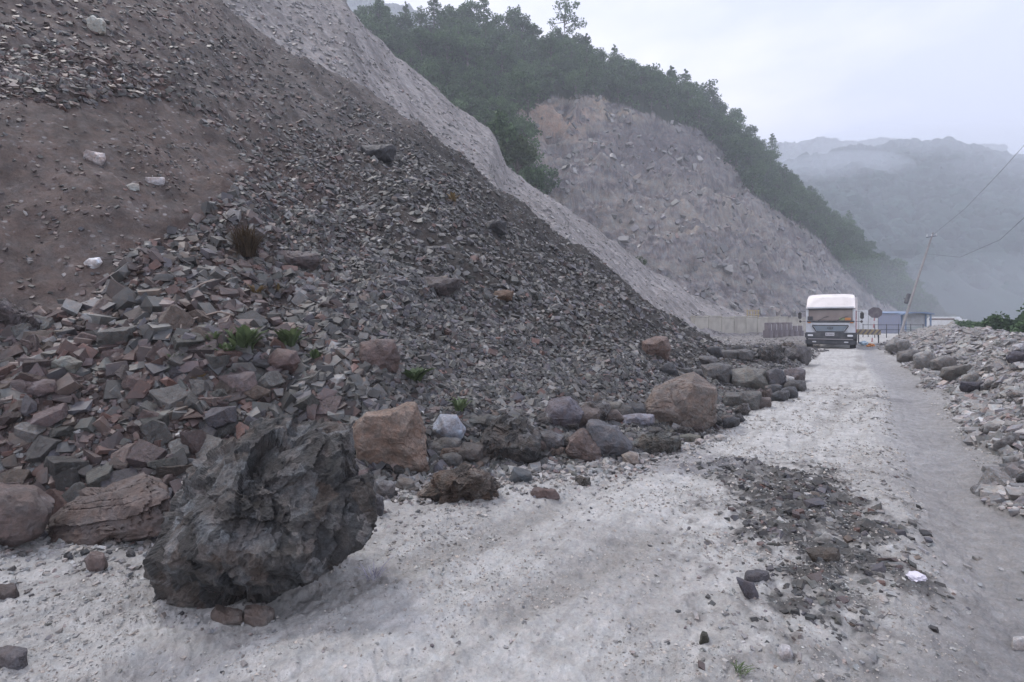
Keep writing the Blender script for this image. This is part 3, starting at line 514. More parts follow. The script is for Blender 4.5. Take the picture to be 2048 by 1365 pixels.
HEROES = [
 ('boulder', 'tan orange upright boulder at the talus foot, right behind the huge dark one', [(706, 848), (728, 812), (832, 803), (856, 868), (860, 940), (815, 960), (742, 955), (716, 905)], (.29, .215, .17), .9, 6, 'block', {}),
 ('boulder', 'reddish layered slab lying on the road edge left of the huge dark boulder', [(92, 1078), (100, 1040), (165, 985), (300, 944), (338, 965), (350, 1040), (250, 1082), (150, 1106)], (.16, .125, .115), .8, 6, 'slab', dict(strata=((-.26, .1, 1), 15, .065))),
 ('boulder', 'reddish brown boulder cut off by the left edge of the picture', [(-110, 985), (-20, 958), (70, 975), (106, 1000), (85, 1050), (20, 1096), (-70, 1125)], (.15, .115, .11), .8, 5, 'block', {}),
 ('rock', 'smooth pale blue grey rounded rock beside the tan orange boulder', [(862, 852), (880, 828), (915, 824), (933, 855), (930, 880), (895, 892), (866, 880)], (.27, .30, .36), .9, 5, 'round', dict(rough=.4)),
 ('rock', 'flat rust brown block under the pale blue grey rock', bb(868, 888, 948, 928, 3), (.20, .15, .12), .8, 5, 'block', {}),
 ('boulder', 'rough dark boulder in the row right of the pale blue grey rock', [(943, 892), (985, 842), (1048, 824), (1088, 868), (1082, 912), (1030, 930), (960, 918)], (.10, .10, .10), .9, 6, 'crag', {}),
 ('boulder', 'violet grey boulder on top of the boulder row, above the brown banded rock', [(1078, 835), (1095, 800), (1140, 793), (1168, 820), (1152, 862), (1090, 864)], (.15, .14, .17), .9, 5, 'block', {}),
 ('rock', 'dark blue grey boulder leaning behind the small beige cube stone', [(1165, 868), (1178, 836), (1232, 848), (1266, 888), (1262, 914), (1215, 922), (1180, 908)], (.14, .145, .165), .9, 5, 'block', {}),
 ('rock', 'brown banded rock at the front of the boulder row', [(1128, 905), (1135, 870), (1165, 856), (1196, 878), (1207, 922), (1160, 937)], (.17, .13, .12), .9, 5, 'block', dict(strata=((.3, 0, 1), 11, .035))),
 ('boulder', 'big square boulder with tan top and dark red underside at the road bend', [(1283, 812), (1308, 772), (1388, 744), (1430, 770), (1439, 842), (1402, 870), (1340, 866), (1300, 842)], (.22, .18, .155), .9, 6, 'block', {}),
 ('boulder', 'brown green flaky boulder lying forward on the pale road below the tan orange one', [(842, 978), (878, 942), (955, 928), (1002, 960), (988, 992), (920, 1014), (865, 1008)], (.15, .125, .105), .9, 6, 'crag', dict(strata=((.1, 0, 1), 12, .05))),
 ('stone', 'small beige cube shaped stone on the road edge', [(1242, 909), (1262, 902), (1275, 908), (1279, 931), (1264, 938), (1247, 936)], (.34, .29, .25), 1, 4, 'block', dict(rough=.5)),
 ('stone', 'dark blue grey wedge stone right of the flaky brown boulder', [(1012, 968), (1028, 934), (1062, 945), (1066, 966)], (.12, .14, .16), .9, 4, 'block', {}),
 ('rock', 'mottled dark crumbly rock right of the small beige cube stone', bb(1262, 862, 1372, 914, 5), (.12, .125, .115), .8, 5, 'crag', {}),
 ('rock', 'flat lavender grey rock behind the mottled crumbly one', bb(1240, 826, 1314, 858, 6), (.26, .26, .31), .8, 5, 'slab', {}),
 ('rock', 'dark slab wedged between the pale blue rock and the violet boulder', bb(930, 828, 1010, 872, 61), (.10, .105, .10), .8, 5, 'slab', {}),
 ('rock', 'olive grey block behind the row, left of the big square boulder', bb(1175, 800, 1250, 838, 62), (.17, .165, .145), .8, 5, 'block', {}),
 ('rock', 'grey stone low in the boulder row under the violet boulder', bb(1072, 862, 1132, 908, 63), (.14, .14, .15), .8, 5, 'block', {}),
 ('rock', 'reddish boulder resting high on the far end of the scree', bb(1278, 670, 1348, 724, 7), (.20, .14, .12), .9, 5, 'block', {}),
 ('boulder', 'dark round boulder at the far end of the pile, lowest beside the road', bb(1530, 734, 1574, 792, 8), (.10, .10, .115), .9, 5, 'round', {}),
 ('boulder', 'wide pale grey boulder in the far pile, left of the dark round one', bb(1454, 728, 1542, 786, 9), (.20, .20, .18), .9, 5, 'block', {}),
 ('boulder', 'dark cracked boulder in the far pile, left of the wide pale grey one', bb(1398, 722, 1466, 770, 10), (.13, .13, .13), .9, 5, 'block', {}),
 ('boulder', 'dark rounded boulder farthest along the pile, nearest the truck', bb(1566, 686, 1627, 736, 11), (.12, .115, .12), .9, 5, 'round', {}),
 ('boulder', 'dark rough boulder left of the one nearest the truck', bb(1516, 690, 1568, 732, 12), (.10, .10, .10), .9, 5, 'crag', {}),
 ('boulder', 'brown violet boulder below the one nearest the truck', bb(1562, 732, 1614, 772, 13), (.14, .12, .13), .9, 5, 'block', {}),
 ('stone', 'small pale stone between the dark round boulder and the brown violet one', bb(1562, 750, 1590, 770, 14), (.34, .34, .34), .9, 4, 'block', {}),
 ('rock', 'long flat grey slab at the top of the far pile', bb(1436, 696, 1520, 724, 15), (.15, .15, .15), .7, 5, 'slab', {}),
 ('rock', 'dark grey rock under the wide pale boulder in the far pile', bb(1440, 778, 1525, 826, 16), (.13, .13, .125), .8, 5, 'block', {}),
 ('boulder', 'dark mauve smooth boulder half buried in the middle of the scree', bb(836, 548, 924, 602, 17), (.10, .085, .09), .9, 5, 'round', {}),
 ('rock', 'rusty brown rock right of the half buried mauve boulder', bb(980, 578, 1028, 606, 18), (.17, .10, .06), .8, 4, 'slab', {}),
 ('rock', 'reddish block in the scree above the tan orange boulder', bb(712, 672, 802, 750, 19), (.17, .125, .12), .8, 5, 'block', {}),
 ('rock', 'rounded reddish brown rock beside the green weeds', [(520, 752), (528, 715), (555, 695), (595, 698), (606, 720), (590, 748), (550, 758)], (.17, .115, .11), .9, 5, 'round', dict(rough=.5)),
 ('rock', 'square mauve block just below the green weeds', [(436, 750), (460, 740), (510, 742), (518, 780), (505, 798), (450, 800)], (.17, .135, .14), .8, 5, 'block', dict(rough=.6)),
 ('rock', 'flat mauve slab under the dry brown grass tuft', bb(524, 498, 645, 542, 20), (.14, .115, .12), .8, 5, 'slab', {}),
 ('rock', 'dark flat boulder high on the scree, below the ridge line', bb(716, 284, 796, 326, 21), (.065, .068, .08), .8, 5, 'slab', {}),
 ('rock', 'dark jutting rock high on the scree, right of the flat dark boulder', bb(962, 440, 1015, 474, 22), (.06, .062, .07), .8, 5, 'block', {}),
 ('rock', 'white flat rock lying alone on the brown soil at the left', [(158, 532), (178, 516), (200, 513), (206, 524), (192, 543), (172, 546)], (.62, .64, .68), .7, 4, 'slab', dict(rough=.4)),
 ('rock', 'pale green grey slab in the rubble near the left edge', [(62, 742), (90, 718), (140, 708), (168, 722), (150, 746), (100, 752)], (.24, .26, .24), .8, 5, 'slab', {}),
 ('rock', 'dark reddish slab at the left edge below the pale green one', bb(-20, 752, 118, 800, 23), (.15, .115, .12), .8, 5, 'slab', {}),
 ('rock', 'dark crumbling clump at the left edge beside the brown soil', bb(-40, 596, 78, 690, 24), (.09, .075, .08), .8, 5, 'crag', {}),
 ('boulder', 'grey green block on the right roadside bank', [(1876, 752), (1884, 735), (1940, 726), (1950, 742), (1925, 760), (1892, 766)], (.20, .195, .175), .9, 5, 'block', {}),
 ('rock', 'dark low slab on the right bank in front of the grey green block', bb(1915, 762, 1996, 788, 26), (.075, .07, .09), .7, 5, 'slab', {}),
 ('rock', 'dark rock cut off by the right edge on the bank', bb(2002, 700, 2085, 732, 27), (.09, .085, .11), .8, 5, 'slab', {}),
 ('rock', 'pale rounded rock at the right edge above the dark one', bb(2020, 684, 2075, 712, 28), (.32, .32, .34), .8, 5, 'round', {}),
 ('stone', 'mauve block alone on the road below the layered slab', [(168, 1118), (180, 1104), (208, 1106), (216, 1130), (208, 1150), (178, 1152)], (.20, .155, .15), .9, 4, 'block', {}),
 ('stone', 'dark stone on the road at the left edge', bb(-25, 1166, 44, 1210, 30), (.11, .09, .09), .8, 4, 'block', {}),
 ('stone', 'split grey shard at the bottom left corner', bb(-20, 1292, 62, 1344, 31), (.16, .15, .165), .8, 4, 'slab', dict(strata=((.4, 0, 1), 10, .05))),
 ('stone', 'flat brown stone in front of the huge dark boulder, left of a pale one', bb(418, 1214, 490, 1252, 32), (.19, .15, .13), .8, 4, 'slab', {}),
 ('stone', 'flat pale brown stone in front of the huge dark boulder', bb(480, 1212, 552, 1258, 33), (.24, .20, .18), .8, 4, 'slab', {}),
 ('stone', 'dark slate flake standing on the road in the right foreground', [(1472, 1152), (1484, 1158), (1508, 1166), (1520, 1195), (1508, 1206), (1490, 1196)], (.12, .115, .14), .5, 4, 'slab', dict(rough=.3)),
 ('stone', 'dark slate slab lying just behind the standing flake', bb(1484, 1140, 1542, 1166, 34), (.11, .11, .13), .8, 4, 'slab', dict(rough=.4)),
 ('stone', 'small dark pyramid stone near the bottom of the road', [(1397, 1285), (1405, 1262), (1414, 1264), (1421, 1284), (1408, 1291)], (.07, .075, .055), .9, 4, 'block', {}),
 ('stone', 'white angular stone at the bottom of the road', [(1554, 1300), (1562, 1290), (1580, 1294), (1590, 1318), (1578, 1326), (1562, 1322)], (.50, .50, .52), .8, 4, 'block', dict(rough=.4)),
 ('stone', 'pale stone cut off by the right edge near the bottom', bb(2018, 1270, 2075, 1306, 36), (.50, .50, .50), .8, 4, 'slab', {}),
 ('rock', 'smooth grey rock tucked against the right side of the huge dark boulder', bb(742, 954, 794, 1004, 37), (.19, .19, .20), .9, 5, 'round', {}),
 ('rock', 'dark block under the smooth grey rock beside the huge dark boulder', bb(732, 986, 770, 1040, 38), (.10, .10, .115), .8, 5, 'block', {}),
 ('stone', 'white chunk lying between the layered slab and the huge dark boulder', bb(330, 955, 372, 988, 39), (.55, .57, .56), .9, 4, 'block', {}),
 ('stone', 'dark brown slab at the lower end of the dark spill on the road', bb(1612, 1094, 1684, 1126, 40), (.12, .10, .08), .8, 4, 'slab', {}),
 ('stone', 'red flat stone on the pale road right of the flaky brown boulder', bb(1058, 975, 1122, 1000, 41), (.20, .14, .13), .8, 4, 'slab', {}),
 ('stone', 'grey clod on the pale road below the boulder row', bb(1148, 950, 1184, 976, 42), (.17, .165, .15), .9, 4, 'crag', {}),
 ('rock', 'pale weathered block embedded near the top left of the slope', bb(160, 34, 214, 76, 43), (.40, .42, .39), .8, 5, 'slab', {}),
 ('rock', 'pale pinkish rock embedded in the brown soil at the left', bb(160, 300, 214, 336, 44), (.40, .36, .36), .8, 5, 'slab', {}),
 ('stone', 'pale stone low in the brown soil, left of its twin pale flake', bb(250, 366, 282, 386, 45), (.42, .43, .41), .8, 4, 'slab', {}),
 ('stone', 'lilac white flake in the brown soil right of the pale stone', bb(288, 352, 332, 374, 46), (.42, .40, .42), .8, 4, 'slab', {}),
 ('stone', 'round green grey stone at the foot of the big square boulder', bb(1354, 866, 1404, 892, 47), (.20, .21, .18), .9, 4, 'round', {}),
 ('stone', 'whitish stone on the road edge right of the big square boulder', bb(1428, 868, 1456, 886, 48), (.42, .42, .41), .9, 4, 'round', {}),
 ('stone', 'small grey stone at the foot of the tan orange boulder', bb(790, 956, 832, 984, 49), (.20, .19, .18), .9, 4, 'block', {}),
]
for i, (nm, lb, poly, col, dep, sub, sty, kw) in enumerate(HEROES):
    hero(nm, lb, poly, col, dep, sub, sty, M_CRAG if sty == 'crag' else M_ROCK, seed=i + 2, **kw)

FILL = []
_r = random.Random(5)
for (xa, ya, xb, yb, n_, smin, smax) in ((1320, 735, 1440, 740, 4, 26, 46), (850, 912, 1250, 888, 17, 38, 66), (860, 872, 1290, 822, 15, 38, 68), (1300, 880, 1440, 850, 7, 26, 44), (1440, 846, 1600, 768, 16, 30, 54), (1400, 715, 1600, 705, 8, 20, 40), (690, 985, 850, 985, 4, 22, 40), (1780, 700, 2040, 800, 9, 26, 60), (1960, 840, 2060, 960, 5, 30, 60), (20, 1105, 320, 1120, 4, 14, 26)):
    for k in range(n_):
        t_ = (k + _r.uniform(.1, .9)) / n_; X_ = xa + (xb - xa) * t_; Y_ = ya + (yb - ya) * t_ + _r.uniform(-14, 12); w_ = _r.uniform(smin, smax); h_ = w_ * _r.uniform(.55, .85)
        bank = xa > 1700; col = _r.choice([(.24, .235, .225), (.30, .30, .29), (.17, .165, .16)] if bank else [(.09, .09, .09), (.12, .12, .12), (.11, .10, .095), (.15, .15, .155), (.15, .12, .11), (.08, .085, .095)])
        FILL.append((X_, Y_, w_, h_, col, _r.choice(['block', 'block', 'crag', 'slab']), len(FILL)))
# ---------------------------------------------------------------- scattered stones
def proto_low(seed):
    r = np.random.default_rng(seed); half = np.array((1, r.uniform(.5, .95), r.uniform(.22, .6)))
    cn = np.array([(a, b, c_) for a in (-1, 1) for b in (-1, 1) for c_ in (-1, 1)], float) * half
    p = cn * (1 + r.uniform(-.45, .12, (8, 3))); p = np.concatenate([p, r.normal(size=(r.integers(0, 4), 3)) * half * .6])
    bm = bmesh.new()
    for q in p: bm.verts.new(q)
    res = bmesh.ops.convex_hull(bm, input=bm.verts); bmesh.ops.delete(bm, geom=[v for v in bm.verts if not v.link_faces], context='VERTS')
    bmesh.ops.triangulate(bm, faces=bm.faces); bm.verts.index_update(); bm.verts.ensure_lookup_table()
    v = np.array([x.co[:] for x in bm.verts]); f = np.array([[a.index for a in t.verts] for t in bm.faces]); bm.free()
    v /= np.abs(v[:, :2]).max(); return v * .5, f
LOW = [proto_low(i) for i in range(26)]
def proto_hi(seed):
    r = np.random.default_rng(seed + 900); u, f = ICO[5]; half = np.array((1, r.uniform(.6, .95), r.uniform(.28, .62)))
    P = np.array([(1, 0, 0), (-1, 0, 0), (0, 1, 0), (0, -1, 0), (0, 0, 1), (0, 0, -1)], float) + r.normal(size=(6, 3)) * .20
    off = np.repeat(half, 2) * r.uniform(.8, 1.05, 6); ex = r.normal(size=(5, 3)); ex /= np.linalg.norm(ex, axis=1)[:, None]
    P /= np.linalg.norm(P, axis=1)[:, None]; P = np.concatenate([P, ex]); off = np.concatenate([off, np.abs(ex) @ half * r.uniform(.55, .8, 5)])
    k = np.full(len(u), 9.)
    for n_, o_ in zip(P, off): d = u @ n_; k = np.where(d > 1e-3, np.minimum(k, o_ / np.maximum(d, 1e-3)), k)
    v = u * k[:, None]; q = v * 1.1 + seed * 3.1; wq = q + .1 * fbm3(q * 3, 2)[:, None]
    lay = q[:, 2] * 9 + fbm3(q * 1.2, 2) * 1.2; lay = np.clip(np.abs((lay % 1) - .5) * 2 - .72, 0, 1) * (1 - np.abs(u[:, 2]))
    v = v + u * (.02 * fbm3(q * 2, 2) + .028 * chips(wq * 2.6) + .016 * chips(wq * 6) + .006 * fbm3(q * 20, 2) - (.09 if seed % 2 else .02) * lay)[:, None]
    v /= np.abs(v[:, :2]).max(); return mesh_np('stone', v * .5, f)
HI = [proto_hi(i) for i in range(16)]
for m in HI: m.materials.append(M_ROCK)
SOILP = [(-3000, 205), (330, 200), (480, 300), (450, 400), (250, 500), (175, 600), (130, 640), (-3000, 600)]
def stone_field(n, seed, x0=-1.35, x1=1.25, y0=1.7, y1=130, near=False):
    r = np.random.default_rng(seed)
    X = r.uniform(x0, x1, n); Y = np.exp(r.uniform(math.log(y0), math.log(y1), n)); x = X * Y; y = Y
    z, zone, px, sR = H(x, y, True, True); py = HZ - F * (z - EYE) / y
    nn = fbm2(x, y, 1.8, 3); n5 = fbm2(x + 40, y, 5, 3)
    u = r.random(n); pm = 8.0 * u ** (-1 / 1.9)             # angular size, Pareto
    soil = in_poly(px + nn * 45, py + nn * 40, SOILP)
    upper = py < K(px, [(0, 600), (200, 560), (400, 430), (560, 290), (700, 215), (850, 250), (1000, 375), (1200, 520), (1400, 660)]) + nn * 40
    reds = in_poly(px + nn * 30, py + nn * 20, [(-3000, 90), (150, 95), (340, 160), (340, 205), (120, 175), (-3000, 170)])
    dens = np.zeros(n); cap = np.full(n, .34)
    s2 = zone == 2
    dens[s2] = .95; dens[s2 & upper] = .30; dens[s2 & soil] = (.10 + .5 * sstep(.1, .6, nn))[s2 & soil]; dens[s2 & reds] = .9
    patch = s2 & ~upper & ~soil & (n5 + nn * .4 > .38); dens[patch] = .22
    dens[zone == 3] = .30; dens[zone == 1] = .62; dens[zone == 4] = .16 * ~forest(px[zone == 4], py[zone == 4], 0)
    rd = zone == 0
    hp = spill(x, y)
    gm = sstep(0, 1.3, (x - .62 * y + .15 + nn * .3)) * sstep(7, 4, y)
    tb = K(px, TOE) - y
    foot = np.exp(-np.clip(tb - .1, 0, 9) / .38) * (px < 1640)
    dens[rd] = (.010 * sstep(0, .5, nn) + .52 * hp + .10 * gm * sstep(-.05, .5, nn) + .9 * foot)[rd]
    far_ = s2 & (y > 9); dens[far_] *= .8 + .4 * sstep(-.3, .3, n5[far_])
    sT, dT = poly_sd(x, y, TRACK); dens[rd & (dT < .33)] *= .12
    cap[rd] = (.03 + .11 * hp + .03 * gm + .15 * foot)[rd]; cap[zone == 3] = .35; cap[zone == 4] = 1.6; cap[zone == 1] = .24
    cap[s2 & upper] = .17; cap[s2 & soil] = .07
    cap[s2 & ~upper] = (.14 + .10 * sstep(-.2, .5, n5[s2 & ~upper])) + .08 * sstep(950, 500, px[s2 & ~upper]) * sstep(9, 5, y[s2 & ~upper]) + .06 * (r.random((s2 & ~upper).sum()) > .93)
    # skirt of the far pile
    s = pm * y / F
    s = np.where(s > cap, cap * (.3 + .7 * r.random(n) ** 1.8), s)
    keep = (r.random(n) < dens) & (px > -260) & (px < 2250) & ((y < 62) | (zone == 4)) & (s * F / y > (3.4 if not near else 5))
    if near: keep &= (zone == 2) & ~soil
    x, y, z, s, px, py, zone = (a[keep] for a in (x, y, z, s, px, py, zone)); up = upper[keep]; hp = hp[keep]
    m = len(x); c = np.zeros((m, 3)); t = r.random(m)
    redp = np.clip(.62 - (px - 250) / 1100, .10, .62); redp[zone != 2] = .12
    pal_r = np.array([RD, (.14, .088, .078), (.085, .064, .064), BR, MV, (.16, .13, .122)]); pal_g = np.array([GR, (.12, .12, .118), DK, (.145, .148, .145), VI, (.21, .21, .21), (.10, .104, .098)])
    isr = t < redp; c[isr] = pal_r[r.integers(0, 6, isr.sum())]; c[~isr] = pal_g[r.integers(0, 7, (~isr).sum())]
    c = c.mean(1, keepdims=True) + (c - c.mean(1, keepdims=True)) * 1.05; c[zone == 2] *= .62
    c *= r.uniform(.55, 1.65, (m, 1)); c[zone == 1] = c[zone == 1] * 1.1 + .10; c[zone == 3] = .5 * c[zone == 3] * 1.4 + .5 * .25; c[zone == 4] = c[zone == 4] * .9 + .08
    c[(zone == 0) & (hp > .2)] *= .65; pale = (r.random(m) < .012) & (s < .1); c[pale] = (.36, .36, .36)
    lite = (zone == 0) & (hp < .3) & (r.random(m) < .78); c[lite] = c[lite] * .6 + .17
    z = z - np.where((zone == 0) & (hp > .1), .17, 0) * s
    return x, y, z, s, px, py, zone, c, isr, r
FA = stone_field(260000, 5); FB = stone_field(90000, 6, -1.3, .35, 3.8, 9.5, True)
x, y, z, s, px, py, zone, c, isr = (np.concatenate([a, b]) for a, b in zip(FA[:9], FB[:9])); r = FA[9]
print('stones', len(x))
# slope normals for laying them down
e = .12; gx = (H(x + e, y) - H(x - e, y)) / (2 * e); gy = (H(x, y + e) - H(x, y - e)) / (2 * e)
nrm = np.stack([-gx, -gy, np.ones_like(gx)], 1); nrm /= np.linalg.norm(nrm, axis=1)[:, None]
nrm = nrm + r.normal(size=nrm.shape) * .42; nrm /= np.linalg.norm(nrm, axis=1)[:, None]
aux = r.normal(size=nrm.shape); t1 = np.cross(nrm, aux); t1 /= np.linalg.norm(t1, axis=1)[:, None]; t2 = np.cross(nrm, t1)
P0 = np.stack([x, y, z], 1) + nrm * (s * r.uniform(-.02, .2, len(s)))[:, None]
vis = (px > -30) & (px < 2078) & (py > -20) & (py < 1390)
ang = s * F / y * vis * (zone != 4)
# those hidden inside the hero rocks or the truck do not count; take the largest that show
order = np.argsort(-ang); NI = 300 - len(HEROES) - len(FILL) - 1
ind = order[:NI]; isind = np.zeros(len(x), bool); isind[ind] = True
LM = [('the huge dark boulder', 520, 1000), ('the tan orange boulder', 785, 880), ('the layered reddish slab', 220, 1020), ('the left edge boulder', 20, 1010), ('the pale blue rock', 897, 855),
 ('the violet grey boulder', 1122, 830), ('the big square boulder', 1362, 808), ('the flaky brown boulder', 922, 970), ('the beige cube stone', 1262, 922), ('the reddish rock high on the far scree', 1313, 697),
 ('the pale boulder of the far pile', 1498, 757), ('the half buried mauve boulder', 880, 575), ('the rusty brown rock', 1004, 592), ('the reddish block above the tan boulder', 757, 711), ('the rounded reddish rock', 563, 727),
 ('the square mauve block', 478, 770), ('the flat mauve slab', 585, 520), ('the dry brown grass tuft', 495, 490), ('the lone white flat rock', 182, 530), ('the pale green slab', 115, 730), ('the dark reddish edge slab', 50, 776),
 ('the dark crumbling clump', 30, 640), ('the grey green bank block', 1912, 745), ('the dark low bank slab', 1955, 775), ('the right edge bank rock', 2040, 716), ('the brightest green weed', 490, 690), ('the curled yellow weed', 402, 760),
 ('the bent dead root', 370, 620), ('the slate flakes', 1500, 1170), ('the brown slab of the dark spill', 1648, 1110), ('the dark boulder row', 1020, 880), ('the light green broad leaved weed', 830, 755), ('the tiny green sprout', 352, 722)]
TL = [('the tallest sparse tree', 1130, 60), ('the narrow pointed skyline tree', 1037, 45), ('the broad cone shaped tree', 868, 30), ('the thin pointed tree', 812, 35), ('the orange patch', 1100, 225), ('the yellowish patch of the scar', 1225, 200),
 ('the rounded skyline tree', 1300, 170), ('the broad skyline tree', 1408, 200), ('the bright green shrub', 1040, 320), ('the right shoulder of the scar', 1500, 390), ('the truck roof', 1660, 590), ('the road sign', 1752, 610), ('the blue shed', 1785, 630), ('the leaning pole', 1830, 560), ('the low cloud', 1640, 350)]
TAKEN = set()
def uniq(px_, py_, T, fmt):
    for k in range(len(T)):
        l_ = fmt(near_lm(px_, py_, T, k))
        if l_ not in TAKEN: break
    TAKEN.add(l_); return l_
def near_lm(px_, py_, T, rank=0):
    n_, a, b = sorted(T, key=lambda q: math.hypot(q[1] - px_, q[2] - py_))[rank]; dx, dy = px_ - a, py_ - b; d = math.hypot(dx, dy)
    far = ('close ' if d < 55 else ('well ' if d > 150 else ''))
    w_ = ('right of' if dx > 0 else 'left of') if abs(dx) > 2.4 * abs(dy) else (('below' if dy > 0 else 'above') if abs(dy) > 2.4 * abs(dx) else ('lower ' if dy > 0 else 'upper ') + ('right of' if dx > 0 else 'left of'))
    return far + w_ + ' ' + n_
def tone(col, red):
    l = sum(col) / 3
    return ('reddish' if red else 'grey') if .10 < l < .22 else (('dark reddish' if red else 'dark grey') if l <= .10 else ('light brown' if red else 'pale grey'))
for (X_, Y_, w_, h_, col, sty, q_) in FILL:
    tn = 'dark' if sum(col) < .3 else ('pale' if sum(col) > .6 else 'grey')
    hero('rock', uniq(X_, Y_, LM, lambda q: f'{tn} {"slabby" if sty == "slab" else "broken"} rock {q}'), bb(X_ - w_ / 2, Y_ - h_ / 2, X_ + w_ / 2, Y_ + h_ / 2, q_ + 300, 7), col, .85, 4, sty, M_CRAG if sty == 'crag' else M_ROCK, seed=q_ + 120, group='broken rocks packed along the edges of the road')
for k in ind:
    o = bpy.data.objects.new('stone', HI[int(k) % 16]); COL.objects.link(o)
    Mx = Matrix(((t1[k][0], t2[k][0], nrm[k][0]), (t1[k][1], t2[k][1], nrm[k][1]), (t1[k][2], t2[k][2], nrm[k][2])))
    o.rotation_euler = Mx.to_euler(); o.scale = (s[k] * 1.1,) * 3; o.location = P0[k]; o.color = (*c[k], 1)
    X_, Y_ = px[k], py[k]
    tn = tone(c[k], isr[k]); big = 'large' if ang[k] > 75 else ('middle sized' if ang[k] > 50 else 'small')
    if zone[k] == 0: where = 'fallen on the pale dusty road' if X_ < 1350 else 'among the dark shards spilled on the road'
    elif zone[k] == 1: where = 'on the gravel bank at the right of the road'
    elif zone[k] == 3: where = 'on the pale dusty slope below the ridge line'
    else:
        if X_ < 330: where = 'in the red brown rubble at the left edge' if Y_ > 620 else 'on the brown soil slope at the left'
        elif X_ < 720: where = 'in the rubble above the huge dark boulder' if Y_ > 620 else 'high in the scree left of centre'
        elif X_ < 1100: where = 'in the scree above the tan orange boulder'
        else: where = 'in the scree left of the far road bend'
    tag(o, uniq(X_, Y_, LM, lambda q: f'{big} {tn} angular stone {q}'), 'stone', f'stones {where}')
def merged(name, sel, label):
    ids = np.nonzero(sel)[0]; vs = []; fs = []; cs = []; base = 0
    kind = r.integers(0, len(LOW), len(x))
    for k in range(len(LOW)):
        q = ids[kind[ids] == k]
        if not len(q): continue
        v, f = LOW[k]
        st = r.uniform(.75, 1.25, (len(q), 3)); vv = v[None] * (s[q][:, None] * st)[:, None, :]
        w_ = vv[..., 0:1] * t1[q][:, None] + vv[..., 1:2] * t2[q][:, None] + vv[..., 2:3] * nrm[q][:, None] + P0[q][:, None]
        vs.append(w_.reshape(-1, 3)); fs.append((f[None] + (base + np.arange(len(q)) * len(v))[:, None, None]).reshape(-1, 3)); base += len(q) * len(v)
        cs.append(np.repeat(c[q], len(v), 0))
    me = mesh_np(name, np.concatenate(vs), np.concatenate(fs), np.concatenate(cs))
    return tag(obj(name, me, M_STONE), label, 'rubble', kind='stuff')
merged('scree', ~isind & np.isin(zone, (2, 3)), 'loose angular scree covering the landslide slope')
merged('scar_rubble', zone == 4, 'blocks and rubble strewn over the bare scar of the far hill')
merged('road_gravel', ~isind & (zone == 0), 'scattered gravel and shards on the pale dirt road')
merged('bank_gravel', ~isind & (zone == 1), 'coarse gravel covering the bank right of the road')

rg = np.random.default_rng(8); n = 110000; X_ = rg.uniform(-1.1, 1.1, n); Y_ = np.exp(rg.uniform(math.log(1.9), math.log(12), n)); x_ = X_ * Y_
z_, zo_, _, sr_ = H(x_, Y_, True, True); g1 = fbm2(x_, Y_, .9, 4, .6); kk = (zo_ == 0) & (rg.random(n) < .10 + .6 * sstep(-.1, .45, g1)) & (poly_sd(x_, Y_, TRACK)[1] > .3)
x_, Y_, z_ = x_[kk], Y_[kk], z_[kk]; n = len(x_); tv = rg.normal(size=(n, 6, 3)) ; bv = np.array([(1, 0, 0), (-1, 0, 0), (0, .8, 0), (0, -.8, 0), (0, 0, .6), (0, 0, -.6)]); bf = np.array([(0, 2, 4), (2, 1, 4), (1, 3, 4), (3, 0, 4), (2, 0, 5), (1, 2, 5), (3, 1, 5), (0, 3, 5)])
sz_ = np.minimum(rg.pareto(2.2, n) * .0012 + .0016, .005) * Y_; vv = (bv[None] + tv * .22) * sz_[:, None, None] * .9; a_ = rg.uniform(0, 6.28, n); ca, sa = np.cos(a_)[:, None], np.sin(a_)[:, None]
vv = np.stack([vv[..., 0] * ca - vv[..., 1] * sa + x_[:, None], vv[..., 0] * sa + vv[..., 1] * ca + Y_[:, None], vv[..., 2] + (z_ + sz_ * .15)[:, None]], -1)
cc = np.repeat((np.array([.34, .335, .32]) * rg.uniform(.5, 1.35, (n, 1)))[:, None], 6, 1)
tag(obj('grit', mesh_np('grit', vv.reshape(-1, 3), (bf[None] + (np.arange(n) * 6)[:, None, None]).reshape(-1, 3), cc.reshape(-1, 3)), M_STONE), 'fine pale grit lying on the dusty road', 'grit', kind='stuff')

# ---------------------------------------------------------------- trees on the scarred hill
def leaves(centers, radii, per, size, rng, flat=1.0):
    P = []; 
    for cc, rr in zip(centers, radii):
        d = rng.normal(size=(per, 3)); d /= np.linalg.norm(d, axis=1)[:, None]; q = rng.random(per) ** .4
        P.append(np.array(cc) + d * (q * 1)[:, None] * np.array([rr, rr, rr * flat]))
    P = np.concatenate(P); n = len(P); a = rng.normal(size=(n, 3)); a /= np.linalg.norm(a, axis=1)[:, None]
    b = np.cross(a, rng.normal(size=(n, 3))); b /= np.linalg.norm(b, axis=1)[:, None]; sz = size * rng.uniform(.55, 1.25, (n, 1))
    c3 = np.cross(a, b) * .35
    v = np.stack([P - a * sz * .6, P + b * sz * .38 + c3 * sz, P + a * sz * .6, P - b * sz * .38 + c3 * sz * .5], 1).reshape(-1, 3)
    return v, np.arange(len(v)).reshape(-1, 4)
